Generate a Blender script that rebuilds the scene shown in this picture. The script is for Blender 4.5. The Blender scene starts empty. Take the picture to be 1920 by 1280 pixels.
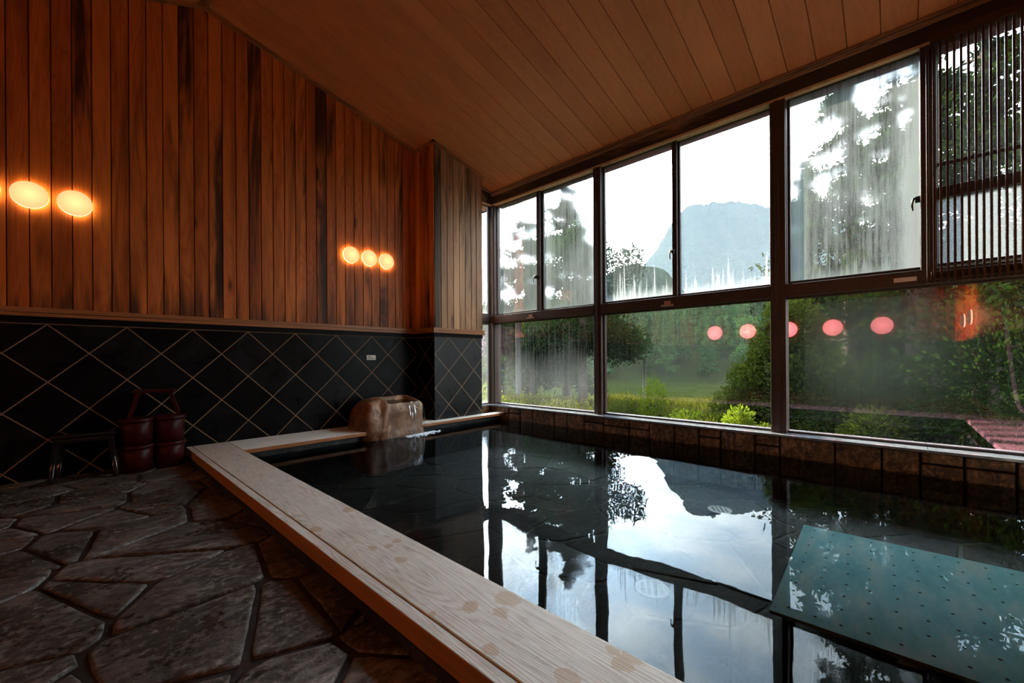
import bpy, bmesh, math, random
import numpy as np
from mathutils import Vector, Matrix, noise as mn
R = math.radians
sc = bpy.context.scene
col = sc.collection
EYE = 0.86                                   # camera height above the bath-house floor


def H(rel):                                  # height given relative to the eye -> world height
    return EYE + rel


# ------------------------------------------------------------------ camera
yaw, roll = R(47.1569), R(-0.33339)
F = Vector((math.sin(yaw), math.cos(yaw), 0))
Rt = Vector((math.cos(yaw), -math.sin(yaw), 0))
Up = Vector((0, 0, 1))
R2 = Rt * math.cos(roll) + Up * math.sin(roll)
U2 = -Rt * math.sin(roll) + Up * math.cos(roll)
cam_data = bpy.data.cameras.new('camera')
cam = bpy.data.objects.new('camera', cam_data)
col.objects.link(cam)
M = Matrix((R2, U2, -F)).transposed().to_4x4()
M.translation = Vector((0, 0, EYE))
cam.matrix_world = M
cam_data.sensor_width = 36
cam_data.lens = 766.47 / 1920 * 36
cam_data.shift_x = -(964.2165 - 960) / 1920
cam_data.shift_y = (671.644 - 640) / 1920
cam_data.clip_start = 0.02
cam_data.clip_end = 6000
sc.camera = cam

# ------------------------------------------------------------------ view, world, sun
sc.view_settings.view_transform = 'Standard'
sc.view_settings.look = 'None'
sc.view_settings.gamma = 1
sc.view_settings.use_curve_mapping = False
sc.view_settings.exposure = 0.92
sc.cycles.max_bounces = 8
sc.cycles.diffuse_bounces = 4
sc.cycles.glossy_bounces = 4
sc.cycles.transmission_bounces = 6
sc.cycles.transparent_max_bounces = 16
sc.cycles.sample_clamp_indirect = 6.0
sc.cycles.use_denoising = True


class NT:
    """small helper around a node tree"""
    def __init__(s, tree):
        s.t = tree; s.n = tree.nodes; s.l = tree.links

    def node(s, typ, **kw):
        n = s.n.new(typ)
        ins = kw.pop('ins', {})
        for k, v in kw.items():
            setattr(n, k, v)
        for k, v in ins.items():
            s.put(n.inputs[k], v)
        return n

    def put(s, sock, v):
        if isinstance(v, bpy.types.NodeSocket):
            s.l.new(v, sock)
        elif v is not None:
            if isinstance(v, (tuple, list)) and len(v) == 3 and sock.type == 'RGBA':
                v = (*v, 1)
            sock.default_value = v

    def math(s, op, a, b=None, c=None, clamp=False):
        n = s.node('ShaderNodeMath', operation=op, use_clamp=clamp)
        s.put(n.inputs[0], a)
        if b is not None: s.put(n.inputs[1], b)
        if c is not None: s.put(n.inputs[2], c)
        return n.outputs[0]

    def mapr(s, v, a, b, c=0.0, d=1.0, smooth=False):
        n = s.node('ShaderNodeMapRange', clamp=True)
        if smooth: n.interpolation_type = 'SMOOTHSTEP'
        for i, x in enumerate((v, a, b, c, d)): s.put(n.inputs[i], x)
        return n.outputs[0]

    def noise(s, vec, scale=5, detail=4, rough=.5, dist=0):
        n = s.node('ShaderNodeTexNoise')
        s.put(n.inputs['Vector'], vec)
        n.inputs['Scale'].default_value = scale; n.inputs['Detail'].default_value = detail
        n.inputs['Roughness'].default_value = rough; n.inputs['Distortion'].default_value = dist
        return n.outputs['Fac']

    def mapping(s, vec, scale=(1, 1, 1), loc=(0, 0, 0), rot=(0, 0, 0)):
        n = s.node('ShaderNodeMapping')
        s.put(n.inputs['Vector'], vec)
        s.put(n.inputs['Location'], loc)
        n.inputs['Scale'].default_value = scale; n.inputs['Rotation'].default_value = rot
        return n.outputs[0]

    def mix(s, fac, a, b, mode='MIX'):
        n = s.node('ShaderNodeMix', data_type='RGBA', blend_type=mode)
        s.put(n.inputs[0], fac); s.put(n.inputs[6], a); s.put(n.inputs[7], b)
        return n.outputs[2]

    def ramp(s, fac, stops):
        n = s.node('ShaderNodeValToRGB')
        s.put(n.inputs[0], fac)
        e = n.color_ramp.elements
        while len(e) < len(stops): e.new(.5)
        for el, (p, c) in zip(e, stops):
            el.position = p; el.color = (*c, 1) if len(c) == 3 else c
        return n.outputs[0]

    def sep(s, vec):
        n = s.node('ShaderNodeSeparateXYZ'); s.put(n.inputs[0], vec)
        return n.outputs

    def comb(s, x, y, z):
        n = s.node('ShaderNodeCombineXYZ')
        for i, v in enumerate((x, y, z)): s.put(n.inputs[i], v)
        return n.outputs[0]

    def bump(s, h, strength=.3, dist=.01, normal=None):
        n = s.node('ShaderNodeBump')
        n.inputs['Strength'].default_value = strength; n.inputs['Distance'].default_value = dist
        s.put(n.inputs['Height'], h)
        if normal is not None: s.put(n.inputs['Normal'], normal)
        return n.outputs[0]

    def mixsh(s, fac, a, b):
        n = s.node('ShaderNodeMixShader')
        s.put(n.inputs[0], fac); s.l.new(a, n.inputs[1]); s.l.new(b, n.inputs[2])
        return n.outputs[0]


def mat(name):
    m = bpy.data.materials.new(name); m.use_nodes = True
    m.node_tree.nodes.clear()
    g = NT(m.node_tree)
    out = g.node('ShaderNodeOutputMaterial')
    return m, g, out


def principled(g, out, color, rough=.5, normal=None, **kw):
    p = g.node('ShaderNodeBsdfPrincipled')
    g.put(p.inputs['Base Color'], color); g.put(p.inputs['Roughness'], rough)
    if normal is not None: g.l.new(normal, p.inputs['Normal'])
    for k, v in kw.items(): g.put(p.inputs[k], v)
    g.l.new(p.outputs[0], out.inputs[0])
    return p


def ocoord(g): return g.node('ShaderNodeTexCoord').outputs['Object']


SKY = 5.6
w = bpy.data.worlds.new('sky'); sc.world = w; w.use_nodes = True
w.node_tree.nodes.clear()
g = NT(w.node_tree)
d = g.node('ShaderNodeTexCoord').outputs['Generated']
dx, dy, dz = g.sep(d)
cl = g.noise(g.mapping(d, scale=(1.2, 1.2, 3.6)), scale=2.9, detail=7, rough=.58)
base = g.ramp(g.mapr(dz, 0.0, .9), [(0, (.93, .97, 1.0)), (.4, (.86, .93, 1.0)), (1, (.66, .82, 1.0))])
cloudy = g.mix(g.mapr(cl, .40, .62, smooth=True), g.mix(.75, base, (.50, .62, .74)), g.mix(.8, base, (1.0, .98, .95)))
GS = Vector((math.sin(R(49)) * math.cos(R(22)), math.cos(R(49)) * math.cos(R(22)), math.sin(R(22))))
dot = g.node('ShaderNodeVectorMath', operation='DOT_PRODUCT'); g.put(dot.inputs[0], d); dot.inputs[1].default_value = GS
glow = g.math('POWER', g.mapr(dot.outputs['Value'], .80, 1.0), 4.0)
strength = g.math('MULTIPLY', g.math('ADD', 1.0, g.math('MULTIPLY', glow, 3.0)), SKY)
below = g.mapr(dz, -.05, .0)
colr = g.mix(below, (.06, .08, .05), cloudy)
bg = g.node('ShaderNodeBackground'); g.put(bg.inputs[0], colr); g.put(bg.inputs[1], strength)
wo = g.node('ShaderNodeOutputWorld'); g.l.new(bg.outputs[0], wo.inputs[0])

sun_d = bpy.data.lights.new('sun', 'SUN'); sun_d.energy = 18.0; sun_d.color = (1.0, .84, .58); sun_d.angle = R(2.0)
sun = bpy.data.objects.new('sun', sun_d); col.objects.link(sun)
saz, sel = R(27), R(25)
sdir = Vector((math.sin(saz) * math.cos(sel), math.cos(saz) * math.cos(sel), math.sin(sel)))
sun.rotation_euler = sdir.to_track_quat('Z', 'Y').to_euler()
sun.location = (20, 40, 25)


# ------------------------------------------------------------------ object helpers
def tag(o, label=None, cat=None, group=None, kind=None):
    if label: o['label'] = label
    if cat: o['category'] = cat
    if group: o['group'] = group
    if kind: o['kind'] = kind
    return o


def empty(name, loc, label=None, cat=None, group=None, kind=None, rz=0):
    o = bpy.data.objects.new(name, None); col.objects.link(o)
    o.location = loc; o.rotation_euler = (0, 0, rz); o.empty_display_size = .1
    return tag(o, label, cat, group, kind)


def link(name, me, mats, parent=None, loc=None, smooth=False):
    for m in (mats if isinstance(mats, (list, tuple)) else [mats]): me.materials.append(m)
    if smooth:
        me.polygons.foreach_set('use_smooth', [True] * len(me.polygons))
    o = bpy.data.objects.new(name, me); col.objects.link(o)
    if loc is not None: o.location = loc
    if parent is not None: o.parent = parent
    return o


def obj(name, bm, mats, parent=None, loc=None, smooth=False):
    me = bpy.data.meshes.new(name); bm.normal_update(); bm.to_mesh(me); bm.free()
    return link(name, me, mats, parent, loc, smooth)


def box(bm, lo, hi, bev=0, mi=0, rnd=None):
    x0, y0, z0 = lo; x1, y1, z1 = hi
    vs = [bm.verts.new(p) for p in ((x0, y0, z0), (x1, y0, z0), (x1, y1, z0), (x0, y1, z0), (x0, y0, z1), (x1, y0, z1), (x1, y1, z1), (x0, y1, z1))]
    fs = [bm.faces.new([vs[i] for i in q]) for q in ((3, 2, 1, 0), (4, 5, 6, 7), (0, 1, 5, 4), (1, 2, 6, 5), (2, 3, 7, 6), (3, 0, 4, 7))]
    for f in fs: f.material_index = mi
    if bev:
        es = list({e for f in fs for e in f.edges})
        r = bmesh.ops.bevel(bm, geom=es, offset=bev, segments=2, affect='EDGES', profile=.5)
        fs = list({f for f in r['faces']} | {f for f in fs if f.is_valid})
    if rnd is not None:
        uv = bm.loops.layers.uv.get('rnd') or bm.loops.layers.uv.new('rnd')
        for f in fs:
            if f.is_valid:
                for lp in f.loops: lp[uv].uv = rnd
    return fs


def tube(bm, pts, rad, seg=10, cap=True, mi=0):
    pts = [Vector(p) for p in pts]
    rings = []
    n = len(pts)
    for i, p in enumerate(pts):
        a = pts[max(i - 1, 0)]; b = pts[min(i + 1, n - 1)]
        t = (b - a).normalized()
        u = t.cross(Vector((0, 0, 1)))
        if u.length < .05: u = t.cross(Vector((1, 0, 0)))
        u.normalize(); v = t.cross(u)
        r = rad[i] if isinstance(rad, (list, tuple)) else rad
        rings.append([bm.verts.new(p + (u * math.cos(2 * math.pi * k / seg) + v * math.sin(2 * math.pi * k / seg)) * r) for k in range(seg)])
    for a, b in zip(rings, rings[1:]):
        for k in range(seg):
            f = bm.faces.new((a[k], a[(k + 1) % seg], b[(k + 1) % seg], b[k])); f.material_index = mi; f.smooth = True
    if cap:
        bm.faces.new(rings[0]); bm.faces.new(rings[-1][::-1])


def lathe(bm, prof, seg=32, axis='Z', org=(0, 0, 0), mi=0):
    """prof: list of (radius, height)"""
    o = Vector(org)
    rings = []
    for r, h in prof:
        ring = []
        for k in range(seg):
            a = 2 * math.pi * k / seg
            c, s = r * math.cos(a), r * math.sin(a)
            p = {'Z': (c, s, h), 'Y': (c, h, s), 'X': (h, c, s)}[axis]
            ring.append(bm.verts.new(o + Vector(p)))
        rings.append(ring)
    for a, b in zip(rings, rings[1:]):
        for k in range(seg):
            f = bm.faces.new((a[k], a[(k + 1) % seg], b[(k + 1) % seg], b[k])); f.smooth = True; f.material_index = mi
    bm.faces.new(rings[0]); bm.faces.new(rings[-1][::-1])
    bmesh.ops.recalc_face_normals(bm, faces=bm.faces)


def ray(px, py):
    """direction of a pixel of the 1920x1280 photograph, used to survey where things stand"""
    return F + R2 * ((px - 964.2165) / 766.47) + U2 * ((671.644 - py) / 766.47)


def at(px, py, axis, val):
    """point on the plane axis=val (z relative to the eye) seen at a pixel"""
    dd = ray(px, py); t = val / dd[axis]
    return Vector((dd.x * t, dd.y * t, EYE + dd.z * t))


# ------------------------------------------------------------------ materials
def wood_boards(name, c_hi, c_lo, c_stain, stain=.5, vert='z', rough=.55, spec=.3, low_stain=0.0, gscale=1.0):
    m, g, out = mat(name)
    co = ocoord(g)
    x, y, z = g.sep(co)
    uv = g.node('ShaderNodeUVMap', uv_map='rnd').outputs[0]
    ru, rv, _ = g.sep(uv)
    off = g.comb(g.math('MULTIPLY', ru, 37.0), g.math('MULTIPLY', rv, 53.0), g.math('MULTIPLY', ru, 91.0))
    k = {'z': (1, 1, .09), 'x': (.07, 1, 1), 'y': (1, .07, 1)}[vert]
    av = g.node('ShaderNodeVectorMath', operation='ADD'); g.put(av.inputs[0], g.mapping(co, scale=k)); g.put(av.inputs[1], off)
    p = av.outputs[0]
    # cathedral grain: rings of a warped distance field
    wv = g.noise(p, scale=5.5 * gscale, detail=2, rough=.4, dist=.6)
    rings = g.math('ABSOLUTE', g.math('SINE', g.math('MULTIPLY', wv, 60.0)))
    fine = g.noise(p, scale=60 * gscale, detail=4, rough=.6)
    grain = g.math('ADD', g.math('MULTIPLY', g.math('POWER', rings, .6), .55), g.math('MULTIPLY', fine, .45))
    tone = g.math('ADD', g.math('MULTIPLY', grain, .55), g.math('MULTIPLY', ru, .5))
    c = g.mix(g.mapr(tone, .15, .85), c_lo, c_hi)
    soft = g.noise(p, scale=7 * gscale, detail=4, rough=.6, dist=.5)
    c = g.mix(g.mapr(soft, .45, .70, 0, .75 if stain > .3 else .25), c, tuple(v * .38 for v in c_lo))
    if vert == 'z':
        kv = g.node('ShaderNodeTexVoronoi'); g.put(kv.inputs['Vector'], g.mapping(av.outputs[0], scale=(1, 1, 3.2))); kv.inputs['Scale'].default_value = 5.0
        kn = g.mapr(kv.outputs['Distance'], .05, .12, 1, 0, True)
        kr = g.math('ABSOLUTE', g.math('SINE', g.math('MULTIPLY', kv.outputs['Distance'], 150.0)))
        c = g.mix(g.math('MULTIPLY', g.mapr(kv.outputs['Distance'], .10, .22, .5, 0, True), kr), c, tuple(v * .45 for v in c_lo))
        c = g.mix(g.math('MULTIPLY', kn, .85), c, tuple(v * .25 for v in c_lo))
    st = g.noise(p, scale=2.6 * gscale, detail=5, rough=.65, dist=1.2)
    thr = g.math('SUBTRACT', .74, g.math('MULTIPLY', rv, stain * .30))
    sm = g.mapr(g.math('SUBTRACT', st, thr), -.10, .06, smooth=True)
    if low_stain:
        lz = g.mapr(z, H(.39), H(.85), 1, 0)
        n2 = g.noise(av.outputs[0], scale=9, detail=5, rough=.6)
        sm = g.math('MAXIMUM', sm, g.math('MULTIPLY', g.mapr(g.math('ADD', n2, g.math('MULTIPLY', lz, .22)), .60, .82, smooth=True), low_stain))
    c = g.mix(g.math('MULTIPLY', sm, .93), c, c_stain)
    b = g.bump(g.math('ADD', grain, fine), .25, .002)
    principled(g, out, c, g.mapr(fine, .2, .8, rough - .1, rough + .12), b, **{'Specular IOR Level': spec})
    return m


M_WALLWOOD = wood_boards('wall_cedar_boards', (.66, .200, .036), (.34, .075, .012), (.016, .007, .004), stain=.75, low_stain=.8)
M_PILLARWOOD = wood_boards('pale_tan_cedar_boards', (.52, .30, .145), (.27, .135, .060), (.018, .012, .008), stain=.85, low_stain=.35)  # paler, tanner boards for the pillar front
M_CEILWOOD = wood_boards('ceiling_boards', (.66, .26, .095), (.52, .185, .060), (.40, .14, .05), stain=.1, vert='x', rough=.5, spec=.25, gscale=.8)
M_LEDGE = wood_boards('ledge_wood', (.46, .20, .075), (.28, .11, .04), (.05, .03, .02), stain=.8, vert='x', rough=.4)
M_BEAM = wood_boards('beam_wood', (.55, .36, .21), (.22, .13, .075), (.02, .017, .016), stain=1.4, vert='y', rough=.6)
M_RIMSIDE = wood_boards('rim_side_wood', (.54, .30, .11), (.38, .19, .06), (.10, .04, .015), stain=.5, vert='y', rough=.5)


def flat(name, c, rough=.5, spec=.4, metal=0.0, nscale=0, amt=.2, bump=0, coat=0):
    m, g, out = mat(name)
    cc, n = c, None
    if nscale:
        nz = g.noise(ocoord(g), scale=nscale, detail=5, rough=.6)
        cc = g.mix(g.mapr(nz, .3, .7), tuple(v * (1 - amt) for v in c), tuple(min(1, v * (1 + amt)) for v in c))
        if bump: n = g.bump(nz, bump, .004)
    principled(g, out, cc, rough, n, Metallic=metal, **{'Specular IOR Level': spec, 'Coat Weight': coat})
    return m


M_FRAME = flat('bronze_window_frame', (.046, .027, .018), .45, .5, 0, 40, .3)
M_FRAME_D = flat('dark_bronze_sash', (.030, .018, .015), .4, .5, 0, 40, .3)
M_LATTICE = flat('dark_lattice_wood', (.050, .022, .012), .5, .3, 0, 30, .3)
M_HANDLE = flat('black_latch', (.02, .02, .02), .35, .5)
M_TAG = flat('pale_wood_tag', (.62, .40, .28), .6, .3, 0, 50, .15)
M_PLATE = flat('cream_plate', (.72, .66, .58), .5, .3)
M_BLACKBAND = flat('black_stone_band', (.004, .004, .004), .5, .08, 0, 20, .3)
M_SILL = flat('grey_blue_sill_stone', (.16, .18, .21), .10, .6, 0, 14, .3, .05)
M_BUCKET = flat('red_brown_lacquer', (.032, .004, .003), .35, .15, 0, 25, .25)
M_BLACKPL = flat('black_gloss_plastic', (.010, .010, .010), .15, .6)
M_BAR = flat('white_grab_bar', (.80, .72, .62), .3, .5)
M_BRASS = flat('brass_fitting', (.60, .38, .12), .3, .5, .8)
M_HOSE = flat('grey_hose', (.35, .34, .30), .35, .5)
M_INK = flat('dark_print', (.03, .03, .03), .6, .2)
M_PLASTER = flat('plaster', (.16, .09, .05), .8, .2, 0, 6, .2)
M_DRAIN = flat('white_drain_plastic', (.90, .93, .90), .35, .4)
M_DARKVOID = flat('drain_shadow_gap', (.16, .19, .19), .8, .2)
M_POLE = flat('concrete_pole', (.045, .045, .040), .8, .2, 0, 8, .2)
M_TRUNK = flat('cedar_bark', (.030, .024, .018), .9, .1, 0, 12, .4, .5)


def tile_mat(name, axis, a0, seam_z=H(.272), spec=.07):
    m, g, out = mat(name)
    co = ocoord(g); x, y, z = g.sep(co)
    U = .3 * 2 ** .5 / 2
    h = x if axis == 'x' else y
    p = g.math('DIVIDE', g.math('SUBTRACT', h, a0), U)
    q = g.math('DIVIDE', g.math('SUBTRACT', H(.269), z), U)
    def line(s):
        a = g.math('MULTIPLY', g.math('ADD', s, 1.0), .5)
        return g.math('ABSOLUTE', g.math('SUBTRACT', g.math('FRACT', g.math('ADD', a, .5)), .5))
    dmin = g.math('MINIMUM', line(g.math('ADD', p, q)), line(g.math('SUBTRACT', p, q)))
    dmin = g.math('MINIMUM', dmin, g.math('MULTIPLY', g.math('ABSOLUTE', g.math('SUBTRACT', z, seam_z)), 3.0))
    gm = g.mapr(dmin, .010, .015, 1, 0)
    slate = g.noise(co, scale=5, detail=7, rough=.65, dist=.8)
    # per-tile tone
    ia = g.math('FLOOR', g.math('MULTIPLY', g.math('ADD', g.math('ADD', p, q), 1.0), .5))
    ib = g.math('FLOOR', g.math('MULTIPLY', g.math('ADD', g.math('SUBTRACT', p, q), 1.0), .5))
    wn = g.node('ShaderNodeTexWhiteNoise', noise_dimensions='3D'); g.put(wn.inputs['Vector'], g.comb(ia, ib, 0.0))
    ramp = g.ramp(g.math('ADD', g.math('MULTIPLY', slate, .8), g.math('MULTIPLY', wn.outputs['Value'], .3)),
                  [(.3, (.0015, .0014, .0014)), (.6, (.004, .004, .0045)), (.9, (.018, .018, .020))])
    c = g.mix(gm, ramp, (.24, .155, .09))
    hgt = g.math('ADD', g.math('MULTIPLY', slate, .4), g.math('MULTIPLY', gm, -1.0))
    b = g.bump(hgt, .5, .003)
    r = g.math('ADD', g.mapr(slate, .3, .75, .22, .5), g.math('MULTIPLY', gm, .3))
    principled(g, out, c, r, b, **{'Specular IOR Level': spec})
    return m


M_TILE_A = tile_mat('slate_diamond_tile', 'x', -.341)
M_TILE_PF = tile_mat('slate_diamond_tile_pillar', 'x', 3.257 - .2121, spec=.30)
M_TILE_PS = tile_mat('slate_diamond_tile_return', 'y', 4.36)


def stone_mat(name, c1, c2, c3, wet=.5, scale=3.0):
    m, g, out = mat(name)
    co = ocoord(g)
    uv = g.node('ShaderNodeUVMap', uv_map='rnd').outputs[0]
    ru, rv, _ = g.sep(uv)
    n1 = g.noise(co, scale=scale, detail=8, rough=.62, dist=.5)
    n2 = g.noise(co, scale=38, detail=5, rough=.7)
    n3 = g.noise(g.mapping(co, scale=(1, 2.6, 1), rot=(0, 0, .5)), scale=11, detail=6, rough=.6, dist=.4)
    t = g.math('ADD', g.math('MULTIPLY', n1, .5), g.math('MULTIPLY', n3, .5))
    c = g.ramp(g.mapr(t, .33, .67), [(0, c1), (.5, c2), (1, c3)])
    c = g.mix(g.mapr(ru, 0, 1, 0, .45), c, tuple(v * .45 for v in c2))
    c = g.mix(g.mapr(rv, .4, 1, 0, .35), c, (c2[0] * 1.15, c2[1] * 1.0, c2[2] * .82))
    c = g.mix(g.mapr(n2, .50, .72, 0, .75), c, c3)
    c = g.mix(g.mapr(n2, .50, .30, 0, .6), c, c1)
    wmap = g.mapr(g.noise(co, scale=1.7, detail=3), .42, .58)
    wmap = g.math('MULTIPLY', wmap, wet)
    c = g.mix(g.math('MULTIPLY', wmap, .45), c, tuple(v * .35 for v in c2))
    hgt = g.math('ADD', g.math('MULTIPLY', n3, .7), g.math('MULTIPLY', n2, .25))
    b = g.bump(hgt, 1.0, .018)
    rr = g.math('SUBTRACT', g.mapr(n2, .3, .7, .40, .62), g.math('MULTIPLY', wmap, .30))
    principled(g, out, c, rr, b, **{'Specular IOR Level': .35})
    return m


M_FLAG = stone_mat('dark_flagstone', (.009, .010, .009), (.082, .079, .070), (.36, .35, .32), wet=1.0)
M_JOINT = flat('mortar_joint', (.020, .017, .015), .6, .3, 0, 30, .35, .6)
M_POOLSTONE = stone_mat('submerged_flagstone', (.010, .014, .013), (.026, .033, .032), (.07, .085, .082), wet=.2)
M_POOLJOINT = flat('submerged_joint', (.10, .12, .11), .8, .2, 0, 20, .4)
M_MASONRY = stone_mat('brown_masonry_stone', (.022, .011, .006), (.11, .052, .022), (.40, .22, .09), wet=.5, scale=6)
M_MASJOINT = flat('masonry_joint', (.012, .008, .006), .8, .2, 0, 30, .3)

# pale worn wood of the rim, with tan wet spots where heads and cups rested
SPOTS = [(654.7, 955.8, 13), (590, 993, 14), (747, 1014, 11), (729, 1022.6, 9), (698, 1026, 10), (751.6, 1050, 13), (954.7, 1121.8, 27),
         (882, 1136, 20), (939, 1147, 18), (919.5, 1219, 18), (1186, 1232, 24), (1170, 1248, 26), (1062, 1270, 26), (1150, 1220, 16), (810, 1150, 7)]


def pale_wood(name, grain_axis, spots=()):
    m, g, out = mat(name)
    co = ocoord(g); x, y, z = g.sep(co)
    k = (1, .05, 1) if grain_axis == 'y' else (.05, 1, 1)
    p = g.mapping(co, scale=k)
    a = g.noise(p, scale=14, detail=2, rough=.4, dist=.4)
    rings = g.math('ABSOLUTE', g.math('SINE', g.math('MULTIPLY', a, 75.0)))
    fine = g.noise(p, scale=150, detail=3, rough=.6)
    blot = g.noise(co, scale=7, detail=6, rough=.7, dist=.6)
    worn = g.noise(co, scale=26, detail=5, rough=.75)
    t = g.math('ADD', g.math('MULTIPLY', rings, .25), g.math('ADD', g.math('MULTIPLY', fine, .35), g.math('MULTIPLY', blot, .4)))
    c = g.ramp(g.mapr(t, .28, .78), [(0, (.42, .37, .30)), (.45, (.64, .61, .54)), (1, (.84, .83, .79))])
    c = g.mix(g.mapr(worn, .62, .78, 0, .55), c, (.16, .11, .08))
    if grain_axis == 'y':      # far end is scuffed and redder
        far = g.mapr(y, 2.2, 4.4)
        c = g.mix(g.math('MULTIPLY', far, .45), c, (.34, .21, .15))
        sc2 = g.noise(g.mapping(co, scale=(1, .6, 1)), scale=16, detail=7, rough=.8, dist=1.5)
        c = g.mix(g.math('MULTIPLY', g.math('MULTIPLY', g.mapr(sc2, .56, .66), g.mapr(y, 1.6, 3.0)), .55), c, (.13, .08, .06))
    mask = None
    wob = g.math('MULTIPLY', g.math('SUBTRACT', g.noise(co, scale=22, detail=3), .5), .045)
    for (sx, sy, rp) in spots:
        q = at(sx, sy, 2, -.76); e = at(sx + rp, sy, 2, -.76)
        r = (e - q).length * .85
        vx = g.math('SUBTRACT', x, q.x); vy = g.math('MULTIPLY', g.math('SUBTRACT', y, q.y), .8)
        dd = g.math('SQRT', g.math('ADD', g.math('MULTIPLY', vx, vx), g.math('MULTIPLY', vy, vy)))
        s = g.mapr(g.math('ADD', dd, wob), r * .85, r, 1, 0)
        mask = s if mask is None else g.math('MAXIMUM', mask, s)
    if mask is not None:
        c = g.mix(g.math('MULTIPLY', mask, .45), c, g.mix(1.0, c, (.78, .56, .34), 'MULTIPLY'))
        c = g.mix(g.math('MULTIPLY', mask, .40), c, (.46, .33, .19))
    vor = g.node('ShaderNodeTexVoronoi'); g.put(vor.inputs['Vector'], co); vor.inputs['Scale'].default_value = 5.5
    kn = g.mapr(vor.outputs['Distance'], .028, .045, 1, 0)
    c = g.mix(g.math('MULTIPLY', kn, .85), c, (.07, .045, .03))
    b = g.bump(g.math('ADD', g.math('MULTIPLY', rings, .5), fine), .35, .0015)
    principled(g, out, c, g.mapr(blot, .3, .7, .42, .60), b, **{'Specular IOR Level': .35})
    return m


M_PLANK = pale_wood('pale_worn_cypress', 'y', SPOTS)
M_PLANKX = pale_wood('pale_worn_cypress_cross', 'x')


def lamp_mat(name, colr, r, front, rim):
    """opal glass: soft hot centre, a bright rim close to the wall"""
    m, g, out = mat(name)
    x, y, z = g.sep(ocoord(g))
    rr = g.math('DIVIDE', g.math('SQRT', g.math('ADD', g.math('MULTIPLY', x, x), g.math('MULTIPLY', z, z))), r)
    f = g.mapr(rr, .0, .95, front * 1.35, front * .85)
    k = g.mapr(y, -.030, -.024, 0, 1)
    e = g.node('ShaderNodeEmission'); g.put(e.inputs[0], colr); g.put(e.inputs[1], g.math('ADD', f, g.math('MULTIPLY', k, rim)))
    g.l.new(e.outputs[0], out.inputs[0])
    return m


M_LAMP = lamp_mat('warm_opal_glass', (1.0, .62, .25), .093, .66, 7.0)
M_LAMP2 = lamp_mat('rosy_opal_glass', (1.0, .48, .30), .21, 4.6, 0.0)
M_LAMPBASE = flat('lamp_backplate', (.75, .6, .4), .5, .3)

# bath water: mirror-like surface over clear dark water
m, g, out = mat('bath_water')
co = ocoord(g)
n1 = g.noise(g.mapping(co, scale=(1, 1, 1)), scale=1.6, detail=2, rough=.4)
n2 = g.noise(co, scale=9, detail=2, rough=.5)
x, y, z = g.sep(co)
vx = g.math('SUBTRACT', x, 2.62); vy = g.math('SUBTRACT', y, 3.95)
dd = g.math('SQRT', g.math('ADD', g.math('MULTIPLY', vx, vx), g.math('MULTIPLY', vy, vy)))
near = g.mapr(dd, .1, 2.6, 1, 0)
near = g.math('MULTIPLY', near, near)
rip = g.math('MULTIPLY', g.noise(g.mapping(co, scale=(1.0, 1.0, 1)), scale=13, detail=3, rough=.5, dist=.8), g.math('MULTIPLY', near, 1.0))
hgt = g.math('ADD', g.math('ADD', g.math('MULTIPLY', n1, 1.0), g.math('MULTIPLY', n2, .05)), g.math('MULTIPLY', rip, .30))
b = g.bump(hgt, .35, .010)
fr = g.node('ShaderNodeFresnel'); fr.inputs[0].default_value = 1.40; g.l.new(b, fr.inputs['Normal'])
gl = g.node('ShaderNodeBsdfGlossy'); gl.inputs['Roughness'].default_value = .0; gl.inputs[0].default_value = (.43, .50, .56, 1); g.l.new(b, gl.inputs['Normal'])
tr = g.node('ShaderNodeBsdfTransparent'); tr.inputs[0].default_value = (.92, .97, .97, 1)
g.l.new(g.mixsh(fr.outputs[0], tr.outputs[0], gl.outputs[0]), out.inputs[0])
M_WATER = m

# falling water and foam at the spout
m, g, out = mat('running_water')
gl = g.node('ShaderNodeBsdfGlossy'); gl.inputs['Roughness'].default_value = .12
tr = g.node('ShaderNodeBsdfTransparent'); tr.inputs[0].default_value = (.9, .93, .95, 1)
df = g.node('ShaderNodeBsdfTranslucent'); df.inputs[0].default_value = (.8, .9, 1, 1)
nz = g.noise(g.mapping(ocoord(g), scale=(1, 1, .12)), scale=70, detail=3)
a_ = g.mixsh(g.mapr(nz, .50, .66), tr.outputs[0], gl.outputs[0])
g.l.new(g.mixsh(.55, g.mixsh(.10, a_, df.outputs[0]), tr.outputs[0]), out.inputs[0])
M_STREAM = m
m, g, out = mat('white_foam')
principled(g, out, (.75, .85, .95), .5)
M_FOAM = m

# boulder
m, g, out = mat('spout_boulder')
co = ocoord(g)
n1 = g.noise(co, scale=5, detail=8, rough=.65, dist=.6)
n2 = g.noise(co, scale=34, detail=6, rough=.7)
n3 = g.noise(g.mapping(co, scale=(1, 1, .35), rot=(.25, .35, 0)), scale=9, detail=4, rough=.5, dist=.8)
c = g.ramp(g.mapr(n1, .3, .7), [(0, (.045, .018, .008)), (.45, (.16, .066, .026)), (1, (.34, .19, .10))])
c = g.mix(g.mapr(n3, .56, .72, 0, .8), c, (.58, .38, .22))
c = g.mix(g.mapr(n2, .54, .66, 0, .85), c, (.04, .018, .009))
b = g.bump(g.math('ADD', g.math('MULTIPLY', n1, .8), g.math('MULTIPLY', n2, .5)), .9, .012)
principled(g, out, c, g.mapr(n2, .3, .7, .22, .5), b, **{'Specular IOR Level': .5})
M_BOULDER = m

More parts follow.
